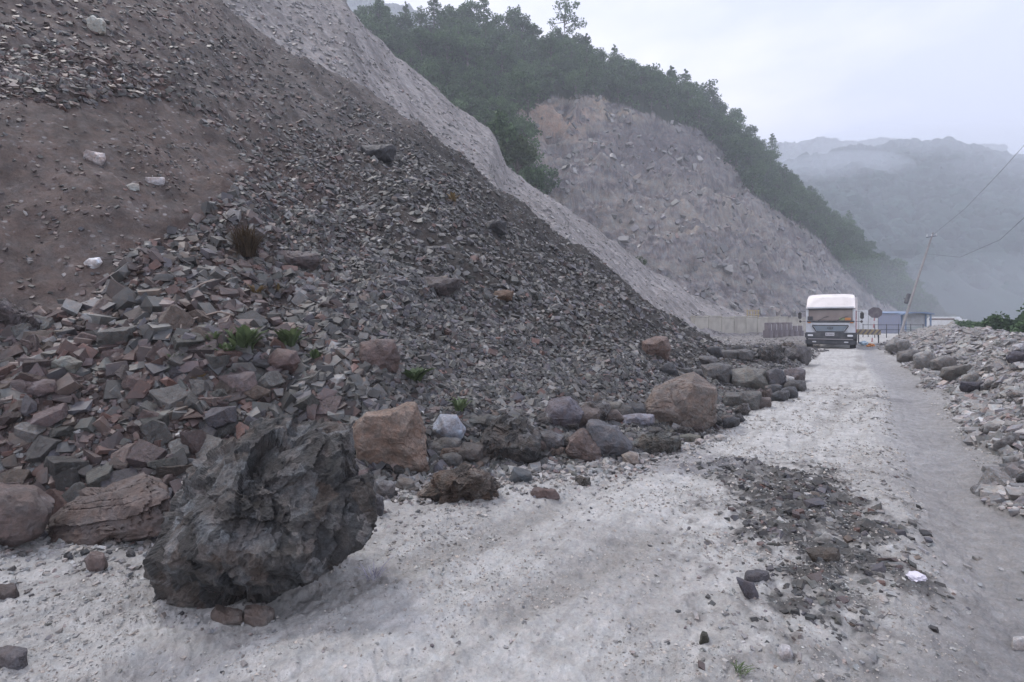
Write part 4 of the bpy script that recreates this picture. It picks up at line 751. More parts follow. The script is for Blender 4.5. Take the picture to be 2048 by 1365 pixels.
def tree(name, kind, seed, mat=None):
    rng = np.random.default_rng(seed); root = empty(name, (0, 0, 0)); bm = bmesh.new(); mat = mat or M_LEAF
    if kind == 'broad':
        h = 6.5; add_tube(bm, [(0, 0, -1), (.1, 0, 1.4), (.2, .1, 3.2), (.1, .2, 5.0)], [.26, .2, .14, .06], 7); cs = []; rs = []
        for k in range(11):
            a = k * 2.4 + rng.uniform(-.4, .4); z0 = rng.uniform(1.5, 4); rad = rng.uniform(1.0, 2.5); z1 = min(h - .6, z0 + rng.uniform(.6, 2.0)); e = (math.cos(a) * rad, math.sin(a) * rad, z1)
            add_tube(bm, [(.12, .08, z0), (e[0] * .5, e[1] * .5, (z0 + z1) / 2 + .1), e], [.09, .06, .025], 5); cs.append(e); rs.append(rng.uniform(.8, 1.35))
        cs += [(0, .1, 5.7), (.5, -.4, 5.0), (-.6, .3, 4.6), (0, 0, 3.4), (.4, .5, 2.4)]; rs += [1.1, 1.3, 1.3, 1.6, 1.5]
        v, f = leaves(cs, rs, 62, .42, rng, .72)
    elif kind == 'spire':
        add_tube(bm, [(0, 0, -1), (0, 0, 4), (.1, 0, 9.2)], [.26, .16, .03], 7); cs = []; rs = []
        for k in range(22):
            t = k / 21; z1 = 2.0 + 7.2 * t; R0 = 2.0 * (1 - t) ** .7 + .25; a = k * 2.4
            e = (math.cos(a) * R0 * .7, math.sin(a) * R0 * .7, z1 - .2); add_tube(bm, [(0, 0, z1), e], [.05, .02], 4); cs.append(e); rs.append(R0 * .62)
        v, f = leaves(cs, rs, 42, .38, rng, .6)
    else:  # tall sparse tree with bare trunk and gaps
        add_tube(bm, [(0, 0, -1), (.1, 0, 3), (-.1, .1, 7), (.2, 0, 11)], [.26, .2, .13, .04], 7); cs = []; rs = []
        for k in range(17):
            a = k * 2.4 + rng.uniform(-.5, .5); z0 = rng.uniform(3.2, 9.6); rad = rng.uniform(1.4, 3.2) * (1.15 - abs(z0 - 7) / 8); z1 = z0 + rng.uniform(.4, 1.4); e = (math.cos(a) * rad, math.sin(a) * rad, z1)
            add_tube(bm, [(0, 0, z0), (e[0] * .5, e[1] * .5, z0 + .3), e], [.08, .05, .02], 5); cs.append(e); rs.append(rng.uniform(.7, 1.15))
        cs += [(0, 0, 11), (.3, 0, 9.8)]; rs += [.9, 1.0]
        v, f = leaves(cs, rs, 55, .38, rng, .7)
    obj('trunk', bm_mesh(bm, 'trunk', True), M_BARK, root); obj('crown', mesh_np('crown', v, f), mat, root)
    return root
def copy_thing(root):
    o = root.copy(); COL.objects.link(o)
    for ch in list(root.children):
        c_ = ch.copy(); COL.objects.link(c_); c_.parent = o
    return o
protos = [tree('broadleaf_tree', 'broad', 20 + i) for i in range(5)] + [tree('spire_tree', 'spire', 40 + i) for i in range(2)]
used = [False] * 7
def place(pi, loc, sc, rz, label, group, sq=1.0):
    if not used[pi]: o = protos[pi]; used[pi] = True
    else: o = copy_thing(protos[pi])
    o.location = loc; o.scale = (sc * sq, sc * sq, sc); o.rotation_euler = (0, 0, rz)
    return tag(o, label, 'tree', group)
# unique skyline trees
def sky_tree(px_, pytop, kind_i, hgt, label, sq=1.0, py_base=None):
    Y_ = float(K(px_, YR3)) - 1.5; x_ = (px_ - CX) / F * Y_; zb = Hs(x_, Y_) - .3; zt = EYE + (HZ - pytop) / F * Y_
    return place(kind_i, (x_, Y_, zb), (zt - zb) / hgt, random.uniform(0, 6), label, None, sq)
sparse = tree('tall_tree', 'sparse', 77); Y_ = 123.5; x_ = (1130 - CX) / F * Y_; zb = Hs(x_, Y_) - .3
sparse.location = (x_, Y_, zb); sc = (EYE + (HZ + 6) / F * Y_ - zb) / 11.6; sparse.scale = (sc * .85, sc * .85, sc); tag(sparse, 'tallest sparse tree with gaps standing alone against the sky on the ridge', 'tree')
sky_tree(868, -12, 5, 9.4, 'broad cone shaped tree reaching the top edge of the picture on the ridge', 1.25)
sky_tree(1037, 8, 6, 9.4, 'narrow pointed tree on the skyline left of the tallest sparse tree', .8)
sky_tree(812, 2, 5, 9.4, 'thin pointed tree on the skyline nearest the grey slope', .7)
sky_tree(1300, 140, 4, 6.6, 'rounded skyline tree standing where the ridge starts to drop right', 1.0)
sky_tree(1408, 165, 3, 6.6, 'broad skyline tree above the middle of the bare scar', 1.1)
sky_tree(1350, 168, 6, 9.4, 'small pointed skyline tree left of the broad one above the scar', .8)
# the wood
rng = np.random.default_rng(3); cand = []
N = 60000; Xc = rng.uniform(-.36, .84, N); Yc = rng.uniform(55, 200, N); xc = Xc * Yc; zc, zn, pxc, _ = H(xc, Yc, True, True)
pyc = HZ - F * (zc - EYE) / Yc
ok = (zn == 4) & forest(pxc, pyc, 0) & (Yc < K(pxc, YR3) + 4)
# hidden behind the nearer ridge?
sk2 = K(pxc, SK2); ok &= (pyc - 6500 / Yc < sk2) & (pyc < 625)
idx_ = np.nonzero(ok)[0]; taken = np.zeros((0, 3))
for k in idx_:
    p = np.array([xc[k], Yc[k], zc[k]]); md = 4.1 + .010 * max(0, Yc[k] - 110)
    if len(taken) and (np.linalg.norm(taken - p, axis=1) < md).any(): continue
    taken = np.vstack([taken, p]); cand.append(k)
print('trees possible', len(cand))
# those that show largest (nearest) first
cand.sort(key=lambda k: Yc[k]); cand = cand[:285]
for k in cand:
    X_, Y_ = pxc[k], pyc[k]
    pi = random.choice([0, 1, 2, 3, 4, 0, 1, 2, 3, 4, 5]); sc = random.uniform(.72, 1.2) * (1 if X_ < 1500 else .8)
    if X_ < 1240 and Y_ < 130: lb = 'leafy tree along the wooded ridge top left of the bare scar'
    elif X_ < 1100: lb = 'dark bushy tree in the wood between the grey slope and the scar'
    elif X_ < 1240: lb = 'leafy tree just above the orange patch of the scar'
    elif X_ < 1480: lb = 'green tree on the ridge above the upper edge of the scar'
    elif X_ < 1660: lb = 'hazy green tree on the descending ridge right of the scar'
    else: lb = 'low hazy tree on the hill foot behind the truck'
    rel = Y_ - float(K(X_, SK3)); 
    grp = lb.replace(' tree', ' trees'); lb = uniq(X_, Y_ - 20, TL, lambda q: ('skyline ' if rel < 22 else '') + ('small ' if sc < .85 else ('large ' if sc > 1.05 else 'medium ')) + ('pointed' if pi == 5 else 'leafy') + ' green tree ' + q)
    place(pi, (xc[k], Yc[k], zc[k] - .3), sc, random.uniform(0, 6.3), lb, grp)
for i in range(7):
    if not used[i]:
        for ch in list(protos[i].children): bpy.data.objects.remove(ch)
        bpy.data.objects.remove(protos[i])
# undergrowth: leaf clumps hugging the wooded ground
sel = rng.permutation(idx_)[:5200]; cs = [(xc[k], Yc[k], zc[k] + .5) for k in sel]
v_, f_ = leaves(cs, rng.uniform(.7, 1.6, len(cs)), 14, .55, rng, .8)
tag(obj('undergrowth', mesh_np('undergrowth', v_, f_), M_LEAF), 'dense undergrowth covering the wooded hill beneath its trees', 'undergrowth', kind='stuff')

# ---------------------------------------------------------------- shrubs and weeds
def shrub(name, label, px_, py_, wpx, hpx, mat, n=900, leaf=None, Y=None, lobes=7, zoff=0):
    h = hit(px_, py_) if Y is None else None
    if Y is None and h is None: return
    Yb = h.y if Y is None else Y; xb = (px_ - CX) / F * Yb; zb = h.z if Y is None else EYE + (HZ - py_) / F * Yb
    wr = wpx / F * Yb / 2; hr = hpx / F * Yb; rg = np.random.default_rng(int(px_ * 7 + py_))
    root = empty(name, (xb, Yb, zb + zoff)); bm = bmesh.new(); cs = []; rs = []
    for k in range(lobes):
        a = rg.uniform(0, 6.28); q = rg.uniform(.1, .75); e = (math.cos(a) * wr * q, math.sin(a) * wr * q, hr * rg.uniform(.25, .8)); cs.append(e); rs.append(wr * rg.uniform(.3, .5))
        add_tube(bm, [(0, 0, -hr * .05), (e[0] * .5, e[1] * .5, e[2] * .6), e], [wr * .04, wr * .03, wr * .012], 5)
    v, f = leaves(cs, rs, n // lobes, leaf or wr * .16, rg, min(1.2, hr / wr * .8))
    obj('stem', bm_mesh(bm, 'stem', True), M_BARK, root); obj('foliage', mesh_np('foliage', v, f), mat, root)
    return tag(root, label, 'shrub')
shrub('shrub', 'bright green bushy shrub in the gap beside the grey slope edge', 1035, 345, 75, 80, M_LEAF2, 1600, Y=60, lobes=12, leaf=.5)
shrub('shrub', 'dark green bush lowest in the gap against the pale slope edge', 1070, 385, 50, 50, M_LEAF, 1200, Y=62, lobes=9, leaf=.5)
shrub('shrub', 'olive bush above the bright green shrub by the slope edge', 1012, 300, 70, 75, M_LEAF, 1300, Y=61, lobes=10, leaf=.5)
shrub('shrub', 'lone small green bush on the edge of the pale slope', 1285, 535, 26, 22, M_LEAF2, 500, Y=57, lobes=6)
def bankbush(label, px_, py_, w_, h_, Y): shrub('shrub', label, px_, py_, w_, h_, M_LEAF, 2600, Y=Y, lobes=14)
bankbush('tall dark bush behind the right bank at the picture edge', 2035, 705, 95, 95, 26)
bankbush('low green bush behind the right bank left of the tall dark one', 1975, 685, 70, 42, 34)
bankbush('small green bush at the left end of the bushes behind the bank', 1935, 668, 50, 24, 42)
bankbush('dark bush outside the right end of the bushes behind the bank', 2110, 720, 120, 120, 24)
def weed(name, label, px_, py_, wpx, hpx, mat, n=16, cat='weed', upright=1.0, wid=.10):
    h = hit(px_, py_)
    if h is None: return
    sc = h.y / F; rg = random.Random(int(px_ * 3 + py_)); vs = []; fs = []
    for k in range(n):
        a = rg.uniform(0, 6.28); Lh = hpx * sc * rg.uniform(.55, 1.1); out = wpx * sc * .5 * rg.uniform(.3, 1.1); bw = Lh * wid * rg.uniform(.7, 1.3)
        bx_, by_ = rg.uniform(-.15, .15) * wpx * sc, rg.uniform(-.15, .15) * wpx * sc; nx, ny = -math.sin(a), math.cos(a)
        pts = []
        for t in (0, .25, .5, .75, 1):
            rr_ = out * t ** 1.3; zz = Lh * (t * upright - .45 * t * t * (1.25 - upright * .3)) ; ww = bw * math.sin(math.pi * (.12 + .86 * t)) + .0005
            pts.append((bx_ + math.cos(a) * rr_, by_ + math.sin(a) * rr_, zz, ww))
        b0 = len(vs)
        for (qx, qy, qz, ww) in pts: vs += [(qx + nx * ww, qy + ny * ww, qz), (qx, qy, qz - ww * .35), (qx - nx * ww, qy - ny * ww, qz)]
        for j in range(4):
            b = b0 + 3 * j; fs += [(b, b + 1, b + 4, b + 3), (b + 1, b + 2, b + 5, b + 4)]
    o = obj(name, mesh_np(name, np.array(vs), np.array(fs)), mat); o.location = h + Vector((0, -.02, .01)); return tag(o, label, cat)
weed('weed', 'brightest green leafy weed in the middle of the left rubble', 490, 704, 84, 84, M_LEAF2, 60, wid=.09)
weed('weed', 'green weed tuft right of the brightest one', 578, 696, 72, 62, M_LEAF2, 44, wid=.08)
weed('weed', 'low green weed trailing below the brightest one', 452, 716, 90, 46, M_LEAF2, 44, wid=.09)
weed('weed', 'yellow green curled weed beside the square mauve block', 402, 768, 54, 34, M_DRY, 14, wid=.14)
weed('weed', 'tiny green sprout left of the weeds', 352, 732, 34, 40, M_LEAF2, 18)
weed('weed', 'light green broad leaved weed at the foot of the scree above the tan boulder', 830, 764, 76, 44, M_LEAF2, 34, wid=.16)
weed('weed', 'green weed above the pale blue grey rock', 920, 824, 54, 44, M_LEAF2, 30, wid=.08)
weed('weed', 'yellowish weed under the dry brown grass tuft', 512, 588, 54, 28, M_DRY, 16)
weed('weed', 'small dry yellow weed right of the yellowish one', 556, 586, 30, 24, M_DRY, 10)
weed('weed', 'green weed right of the rounded reddish rock', 632, 722, 46, 38, M_LEAF2, 20)
weed('weed', 'thin yellow green weed above the mauve slab edge', 905, 405, 40, 30, M_DRY, 20)
weed('weed', 'straggly green weed left of the square mauve block', 425, 690, 50, 40, M_LEAF2, 22, wid=.07)
M_DRYT = leaf_mat('brown_grass', (.03, .02, .015), (.12, .085, .05))
weed('grass_tuft', 'dry brown grass tuft standing high in the rubble', 496, 518, 96, 84, M_DRYT, 420, 'grass tuft', 1.1, .009)
weed('grass_tuft', 'small green grass tuft at the bottom edge of the road', 1478, 1345, 60, 24, M_LEAF2, 26, 'grass tuft', wid=.04)
weed('twigs', 'tangle of grey lavender dry twigs on the road right of the huge boulder', 748, 1160, 80, 46, plain('dry_twig', (.30, .29, .36), .8), 26, 'twigs', 1.0, .018)
M_ROOT = plain('dead_root', (.26, .21, .18), .9, dirt=.5, dscale=20)
def root_branch(label, pts_px, rad):
    P = [hit(a, b) for a, b in pts_px]; P = [p + Vector((0, -.02, .05 + .03 * (i % 2))) for i, p in enumerate(P) if p]
    b0 = P[0].copy(); bm = bmesh.new(); add_tube(bm, [p - b0 for p in P], [rad * (1 - .6 * i / len(P)) for i in range(len(P))], 7)
    o = obj('dead_branch', bm_mesh(bm, 'dead_branch', True), M_ROOT); o.location = b0; tag(o, label, 'branch')
root_branch('bent dead root lying across the rubble left of the weeds', [(396, 590), (390, 612), (378, 628), (352, 640), (318, 652)], .018)
root_branch('thin dead root curving through the rubble above the weeds', [(470, 640), (440, 638), (402, 642), (365, 660), (362, 680)], .014)
root_branch('thin straight dead stick high in the left rubble', [(430, 568), (404, 582), (380, 592)], .012)

# ---------------------------------------------------------------- truck
M_CREAM = plain('cream_paint', (.78, .74, .73), .5, dirt=.4, dscale=1.6)
M_WHITE = plain('white_cab_paint', (.70, .73, .77), .4, dirt=.35, dscale=2.2)
M_GREY = plain('dark_bumper', (.045, .05, .06), .55, dirt=.4, dscale=3, dcol=(.2, .19, .19))
M_GRILLE = plain('blue_grey_grille', (.26, .32, .38), .4, dirt=.3)
M_BLACK = plain('black_rubber', (.02, .02, .022), .8, dirt=.5, dcol=(.18, .17, .16))
M_GLASS = plain('windscreen_glass', (.15, .115, .105), .12, spec=.7, dirt=.5, dscale=1.2, dcol=(.30, .26, .24))
M_LAMP = plain('headlamp_glass', (.75, .77, .8), .15)
M_RED = plain('red_paint', (.45, .10, .12), .5, dirt=.3)
M_ORANGE = plain('orange_trim', (.55, .22, .06), .6)
M_YELG = plain('faded_green_trim', (.25, .30, .16), .6)
def build_truck():
    t = empty('truck', (17.75, 27.9, 0), -R(35))
    def part(nm, mat, fn, parent=t, smooth=False):
        bm = bmesh.new(); fn(bm); return obj(nm, bm_mesh(bm, nm, smooth), mat, parent)
    # x across, -y towards the camera, z up
    def cab(bm):
        add_box(bm, (0, 1.0, 1.5), (2.34, 1.9, 1.36), .07)
        add_box(bm, (-1.12, .10, 1.70), (.10, .16, .95), .02); add_box(bm, (1.12, .10, 1.70), (.10, .16, .95), .02)
    cb = part('cab', M_WHITE, cab)
    part('windscreen', M_GLASS, lambda bm: add_box(bm, (0, .03, 1.86), (2.08, .05, .62), .02, (R(-6), 0, 0)))
    for ox, oc in ((-.95, M_GREY), (.55, M_YELG), (.82, M_ORANGE)): part('windscreen_ornament', oc, lambda bm: add_box(bm, (ox, -.015, 1.68 if ox < 0 else 1.64), (.26, .02, .22 if ox < 0 else .14), .006))
    part('sill', M_GREY, lambda bm: add_box(bm, (0, .0, 1.50), (2.26, .10, .09), .02))
    for sx in (-.55, .35):
        wp = part('wiper', M_BLACK, lambda bm: add_tube(bm, [(sx, -.05, 1.55), (sx + .25, -.045, 1.72), (sx + .48, -.04, 1.80)], .016, 5))
    part('sun_visor', M_GREY, lambda bm: add_box(bm, (0, -.03, 2.20), (2.16, .16, .07), .02))
    # roof deflector, slightly domed
    def deflect(bm):
        v = []; n = 14
        for k in range(n + 1):
            u = k / n * 2 - 1; xx = 1.16 * u; top = 3.06 - .07 * abs(u) ** 6; 
            v.append((bm.verts.new((xx, -.02 + .10 * u * u, 2.24)), bm.verts.new((xx * .97, .35 + .2 * u * u, top - .20)), bm.verts.new((xx * .95, .85 + .2 * u * u, top)), bm.verts.new((xx, 1.85, 2.95 - .1 * abs(u) ** 4)), bm.verts.new((xx, 1.85, 2.2))))
        for a, b in zip(v[:-1], v[1:]):
            for j in range(4): bm.faces.new((a[j], b[j], b[j + 1], a[j + 1]))
            bm.faces.new((a[4], b[4], b[0], a[0]))
        bm.faces.new(v[0][::-1] if False else tuple(v[0])); bm.faces.new(tuple(reversed(v[-1])))
        bmesh.ops.recalc_face_normals(bm, faces=bm.faces)
    part('roof_deflector', M_CREAM, deflect)
    part('deflector_lip', M_WHITE, lambda bm: add_box(bm, (0, -.05, 2.285), (2.24, .07, .08), .02))
    def cargo(bm):
        add_box(bm, (0, 5.2, 2.0), (2.36, 6.2, 1.95), .05)
        for k in range(9):
            for sx in (-1.19, 1.19): add_box(bm, (sx, 2.6 + k * .65, 2.0), (.05, .08, 1.8))
    part('cargo_box', M_CREAM, cargo)
    part('chassis', M_GREY, lambda bm: add_box(bm, (0, 4.5, .72), (.9, 7.4, .28), .02))
    def panel(bm):
        pts = [(-.98, 1.42), (.98, 1.42), (.80, .98), (-.80, .98)]; fr = [bm.verts.new((a, .0, b)) for a, b in pts]; bk = [bm.verts.new((a, .06, b)) for a, b in pts]
        bm.faces.new(fr[::-1]); bm.faces.new(bk)
        for i in range(4): bm.faces.new((fr[i], fr[(i + 1) % 4], bk[(i + 1) % 4], bk[i]))
        bmesh.ops.recalc_face_normals(bm, faces=bm.faces)
    part('front_panel', M_WHITE, panel)
    def grille_s(bm):
        pts = [(-.80, 1.26), (.80, 1.26), (.62, .96), (-.62, .96)]; fr = [bm.verts.new((a, -.03, b)) for a, b in pts]; bk = [bm.verts.new((a, .0, b)) for a, b in pts]
        bm.faces.new(fr[::-1])
        for i in range(4): bm.faces.new((fr[i], fr[(i + 1) % 4], bk[(i + 1) % 4], bk[i]))
        for k in range(4): add_box(bm, (0, -.04, 1.0 + .065 * k), (1.26 + .08 * k, .02, .018))
        bmesh.ops.recalc_face_normals(bm, faces=bm.faces)
    g = part('grille', M_GRILLE, grille_s)
    part('grille_frame', M_GREY, lambda bm: (add_box(bm, (0, -.05, 1.29), (1.72, .05, .05), .01), add_box(bm, (-.76, -.045, 1.11), (.05, .05, .36), .01, (0, R(-31), 0)), add_box(bm, (.76, -.045, 1.11), (.05, .05, .36), .01, (0, R(31), 0)), add_box(bm, (0, -.05, .93), (1.34, .05, .05), .01)))
    def badge(bm):
        add_tube(bm, [(.13 * math.cos(a), -.07, 1.14 + .055 * math.sin(a)) for a in [i * math.pi / 8 for i in range(17)]], .012, 5); add_box(bm, (0, -.07, 1.14), (.03, .02, .09))
    part('badge', M_GREY, badge, g)
    def bumper(bm):
        add_box(bm, (0, -.06, .72), (2.40, .34, .34), .05); add_box(bm, (0, -.03, .36), (2.36, .28, .26), .05)
        add_box(bm, (0, .12, .53), (2.2, .2, .2))
    bp = part('bumper', M_GREY, bumper)
    part('bumper_strip', plain('dusty_metal', (.32, .31, .33), .5, dirt=.5), lambda bm: add_box(bm, (0, -.20, .525), (2.1, .06, .055), .01), bp)
    for sx in (-.93, .93):
        hl = part('headlight', M_GREY, lambda bm: add_box(bm, (sx, -.225, .72), (.36, .05, .17), .02)); part('lens', M_LAMP, lambda bm: add_box(bm, (sx, -.255, .73), (.26, .03, .105), .02), hl)
    for sx in (-.75, .75): part('fog_lamp', M_LAMP, lambda bm: add_box(bm, (sx, -.175, .37), (.2, .03, .07), .015))
    lp = part('number_plate', plain('plate_white', (.62, .62, .66), .5), lambda bm: add_box(bm, (0, -.245, .80), (.42, .02, .17), .008))
    part('plate_marks', M_BLACK, lambda bm: [add_box(bm, (-.15 + .06 * k, -.258, .80), (.028, .006, .07 if k % 2 else .085)) for k in range(6)], lp)
    for sx in (-1, 1):
        part('door', M_WHITE if sx < 0 else M_RED, lambda bm: add_box(bm, (sx * 1.185, .85, 1.50), (.03, .95, 1.2), .01))
        part('side_window', M_GLASS, lambda bm: add_box(bm, (sx * 1.207, .85, 1.85), (.015, .7, .42), .005))
        mr_ = part('mirror', M_BLACK, lambda bm: (add_box(bm, (sx * 1.46, -.08, 1.83), (.17, .10, .36), .03), add_box(bm, (sx * 1.44, -.08, 1.50), (.12, .09, .14), .03)))
        part('mirror_arm', M_GREY, lambda bm: (add_tube(bm, [(sx * 1.15, .1, 2.08), (sx * 1.46, -.06, 2.06), (sx * 1.46, -.06, 1.5), (sx * 1.15, .1, 1.5)], .018, 6)), mr_)
        for yy in (.95, 5.8, 7.0):
            def wh(bm): add_cyl(bm, (sx * 1.04, yy, .48), .48, .28, 'X', 28)
            wl = part('wheel', M_BLACK, wh); part('rim', M_GREY, lambda bm: add_cyl(bm, (sx * 1.19, yy, .48), .25, .03, 'X', 20), wl)
        part('marker_light', M_ORANGE, lambda bm: add_box(bm, (sx * 1.0, -.04, 1.44), (.16, .03, .05), .01))
        part('step', M_GREY, lambda bm: add_box(bm, (sx * 1.1, .35, .72), (.2, .5, .1), .02))
    part('exhaust_stack', M_GREY, lambda bm: add_tube(bm, [(1.10, 2.02, .8), (1.10, 2.02, 3.0)], .05, 8))
    return tag(t, 'cream and white lorry driving towards the camera on the dusty road', 'truck')
build_truck()

# ---------------------------------------------------------------- roadside things in the distance
def at(px_, Y, z=None, py_=None): return Vector(((px_ - CX) / F * Y, Y, z if z is not None else EYE + (HZ - py_) / F * Y))
def simple(name, fn, mat, loc, rz, label, cat, group=None):
    bm = bmesh.new(); fn(bm); o = obj(name, bm_mesh(bm, name), mat); o.location = loc; o.rotation_euler = (0, 0, rz); return tag(o, label, cat, group)
def root(name, loc, rz, label, cat, group=None): return tag(empty(name, loc, rz), label, cat, group)
def prt(nm, mat, fn, parent):
    bm = bmesh.new(); fn(bm); return obj(nm, bm_mesh(bm, nm), mat, parent)
M_CONC = plain('pale_concrete', (.44, .42, .37), .9, dirt=.7, dscale=1.2, dcol=(.28, .26, .23))
M_DCONC = plain('dark_panel', (.16, .14, .155), .85, dirt=.5, dscale=2, dcol=(.3, .28, .28))
M_BLUE = plain('faded_blue_steel', (.16, .24, .38), .6, dirt=.4, dscale=2)
M_YEL = plain('yellow_paint', (.42, .33, .16), .7, dirt=.6)
M_PALE = plain('pale_panel', (.62, .64, .66), .6, dirt=.4)
# masonry retaining wall along the foot of the slope, with joints
A = at(1385, 47, 0); B = at(1612, 60, 0); d = B - A; wl_len = d.length; az = math.atan2(d.y, d.x)
W = root('retaining_wall', A, az, 'pale weathered retaining wall along the foot of the slope left of the truck', 'wall')
def wallf(bm):
    n = int(wl_len / 2.2)
    for k in range(n): add_box(bm, (2.2 * k + 1.1, 0, .75 - .006 * k), (2.14, .5, 2.1 + .12 * math.sin(k * 2.1)), .03)
    add_box(bm, (wl_len / 2, .05, .6), (wl_len, .36, 1.9))
prt('wall_body', M_CONC, wallf, W)
prt('coping', M_CONC, lambda bm: [add_box(bm, (2.2 * k + 1.1, 0, 1.90 - .006 * k + .06 * math.sin(k * 2.1)), (2.1, .6, .12), .02) for k in range(int(wl_len / 2.2))], W)
fence_o = root('railing', at(1500, 60, Hs(at(1500, 60, 0).x, 60)), az, 'small yellowish post railing above the retaining wall', 'railing')
for k in range(5): prt('post', M_YEL, lambda bm: add_box(bm, (-.6 + .62 * k, 0, .6), (.1, .1, 1.3), .01), fence_o)
for zz in (.65, 1.1): prt('rail', M_YEL, lambda bm: add_box(bm, (.64, -.07, zz), (2.8, .05, .09), .01), fence_o)
# dark barrier blocks on the road edge in front of the wall
for k in range(7):
    p_ = at(1536 + 10.5 * k, 44 + 1.1 * k, 0)
    bl = root('barrier_block', p_, az, ['tallest dark barrier block nearest the pale wall end', 'dark barrier block second from the pale wall', 'dark barrier block third from the pale wall', 'dark barrier block in the middle of the barrier row', 'dark barrier block third from the truck', 'dark barrier block second from the truck', 'dark barrier block half hidden by the truck mirror'][k], 'barrier', 'dark barrier blocks beside the road')
    def blk(bm):
        hgt = 1.34 if k < 5 else 1.0
        add_box(bm, (0, 0, hgt * .25), (.60, .6, hgt * .5), .03); add_box(bm, (0, 0, hgt * .68), (.585, .36, hgt * .64), .03)
    prt('block', M_DCONC, blk, bl); prt('joint_mark', M_PALE, lambda bm: add_box(bm, (.24, -.19, .75), (.035, .02, .9)), bl)
# octagonal sign on post
sg = root('road_sign', at(1744, 36, 0), -R(33), 'dark octagonal road sign on a leaning striped post right of the truck', 'road sign')
sg.rotation_euler = (0, R(5), -R(33))
def octa(bm):
    for yy, rr_ in ((0, .44),):
        f = [bm.verts.new((rr_ * math.cos(math.pi / 8 + i * math.pi / 4), 0, 2.12 + rr_ * .92 * math.sin(math.pi / 8 + i * math.pi / 4))) for i in range(8)]; b = [bm.verts.new((v.co.x, .03, v.co.z)) for v in f]
        bm.faces.new(f); bm.faces.new(b[::-1])
        for i in range(8): bm.faces.new((f[i], b[i], b[(i + 1) % 8], f[(i + 1) % 8]))
    bmesh.ops.recalc_face_normals(bm, faces=bm.faces)
prt('sign_plate', plain('dark_sign', (.10, .085, .10), .6, dirt=.3), octa, sg)
prt('post', plain('post_red', (.42, .20, .22), .6, dirt=.4), lambda bm: add_tube(bm, [(0, .06, -.1), (0, .06, 2.3)], .045, 8), sg)
for k in range(3): prt('white_band', M_PALE, lambda bm: add_tube(bm, [(0, .06, .3 + .5 * k), (0, .06, .52 + .5 * k)], .052, 8), sg)
# striped low barricade
bc = root('barricade', at(1737, 33.5, .0), -R(30), 'yellow and black striped barricade beside the truck', 'barricade')
prt('board', M_YEL, lambda bm: add_box(bm, (0, 0, .78), (1.35, .06, .36), .01), bc)
for k in range(5): prt('black_stripe', M_DCONC, lambda bm: add_box(bm, (-.5 + .26 * k, -.035, .78), (.10, .012, .40), 0, (0, R(35), 0)), bc)
for sx in (-.55, .55): prt('leg', M_GREY, lambda bm: add_box(bm, (sx, .03, .32), (.07, .07, .66), .01), bc)
# white boards
wb = root('hoarding', at(1727, 46, 0), -R(20), 'pale white hoarding panels behind the striped barricade', 'hoarding')
for k in range(3): prt('panel', M_PALE, lambda bm: add_box(bm, (-.75 + .75 * k, 0, 1.5), (.72, .05, 2.0), .01), wb)
for k in range(4): prt('post', M_GREY, lambda bm: add_box(bm, (-1.12 + .75 * k, .06, 1.25), (.05, .06, 2.5)), wb)
# low rail fence
rf = root('railing', at(1785, 44, 0), -R(20), 'thin grey rail fence between the sign and the booth', 'railing')
for k in range(6): prt('post', M_GREY, lambda bm: add_box(bm, (-2.2 + .88 * k, 0, .6), (.05, .05, 1.25)), rf)
for zz in (.72, 1.15): prt('rail', M_GREY, lambda bm: add_box(bm, (0, -.04, zz), (4.5, .03, .05)), rf)
# blue corrugated shed
sh = root('shed', at(1784, 58, 0), -R(25), 'blue grey corrugated sheet shed behind the road sign', 'shed')
def corr(bm):
    add_box(bm, (0, 1.2, 1.2), (3.2, 2.4, 2.4))
    for k in range(20): add_box(bm, (-1.52 + .16 * k, -.02, 1.2), (.07, .05, 2.36), .01)
prt('wall', plain('blue_sheet', (.30, .33, .44), .6, dirt=.4), corr, sh); prt('roof', M_BLUE, lambda bm: add_box(bm, (0, 1.2, 2.46), (3.5, 2.8, .08), .01, (R(4), 0, 0)), sh)
# blue framed booth
bt = root('booth', at(1836, 48, 0), -R(28), 'small blue framed open booth right of the leaning pole', 'booth')
def booth_frame(bm):
    for sx in (-.95, .95):
        for yy in (0, 1.8): add_box(bm, (sx, yy, 1.1), (.13, .13, 2.2), .01)
prt('frame', M_BLUE, booth_frame, bt); prt('back_wall', M_PALE, lambda bm: add_box(bm, (0, 1.85, 1.25), (1.9, .05, 2.0)), bt)
prt('counter_panel', plain('green_grey_panel', (.34, .39, .40), .7, dirt=.4), lambda bm: add_box(bm, (0, -.02, .48), (1.76, .05, .96)), bt)
def arch(bm):
    n = 10
    for k in range(n):
        a0 = -1.2 + 2.4 * k / n; a1 = -1.2 + 2.4 * (k + 1) / n; zf = lambda a: 2.36 - .16 * (a / 1.2) ** 2
        q = [bm.verts.new(p) for p in ((a0, -.25, zf(a0)), (a1, -.25, zf(a1)), (a1, 2.0, zf(a1)), (a0, 2.0, zf(a0)), (a0, -.25, zf(a0) - .12), (a1, -.25, zf(a1) - .12), (a1, 2.0, zf(a1) - .12), (a0, 2.0, zf(a0) - .12))]
        for f in ((0, 1, 2, 3), (7, 6, 5, 4), (0, 4, 5, 1), (2, 6, 7, 3), (1, 5, 6, 2), (0, 3, 7, 4)): bm.faces.new([q[i] for i in f])
prt('roof', M_BLUE, arch, bt)
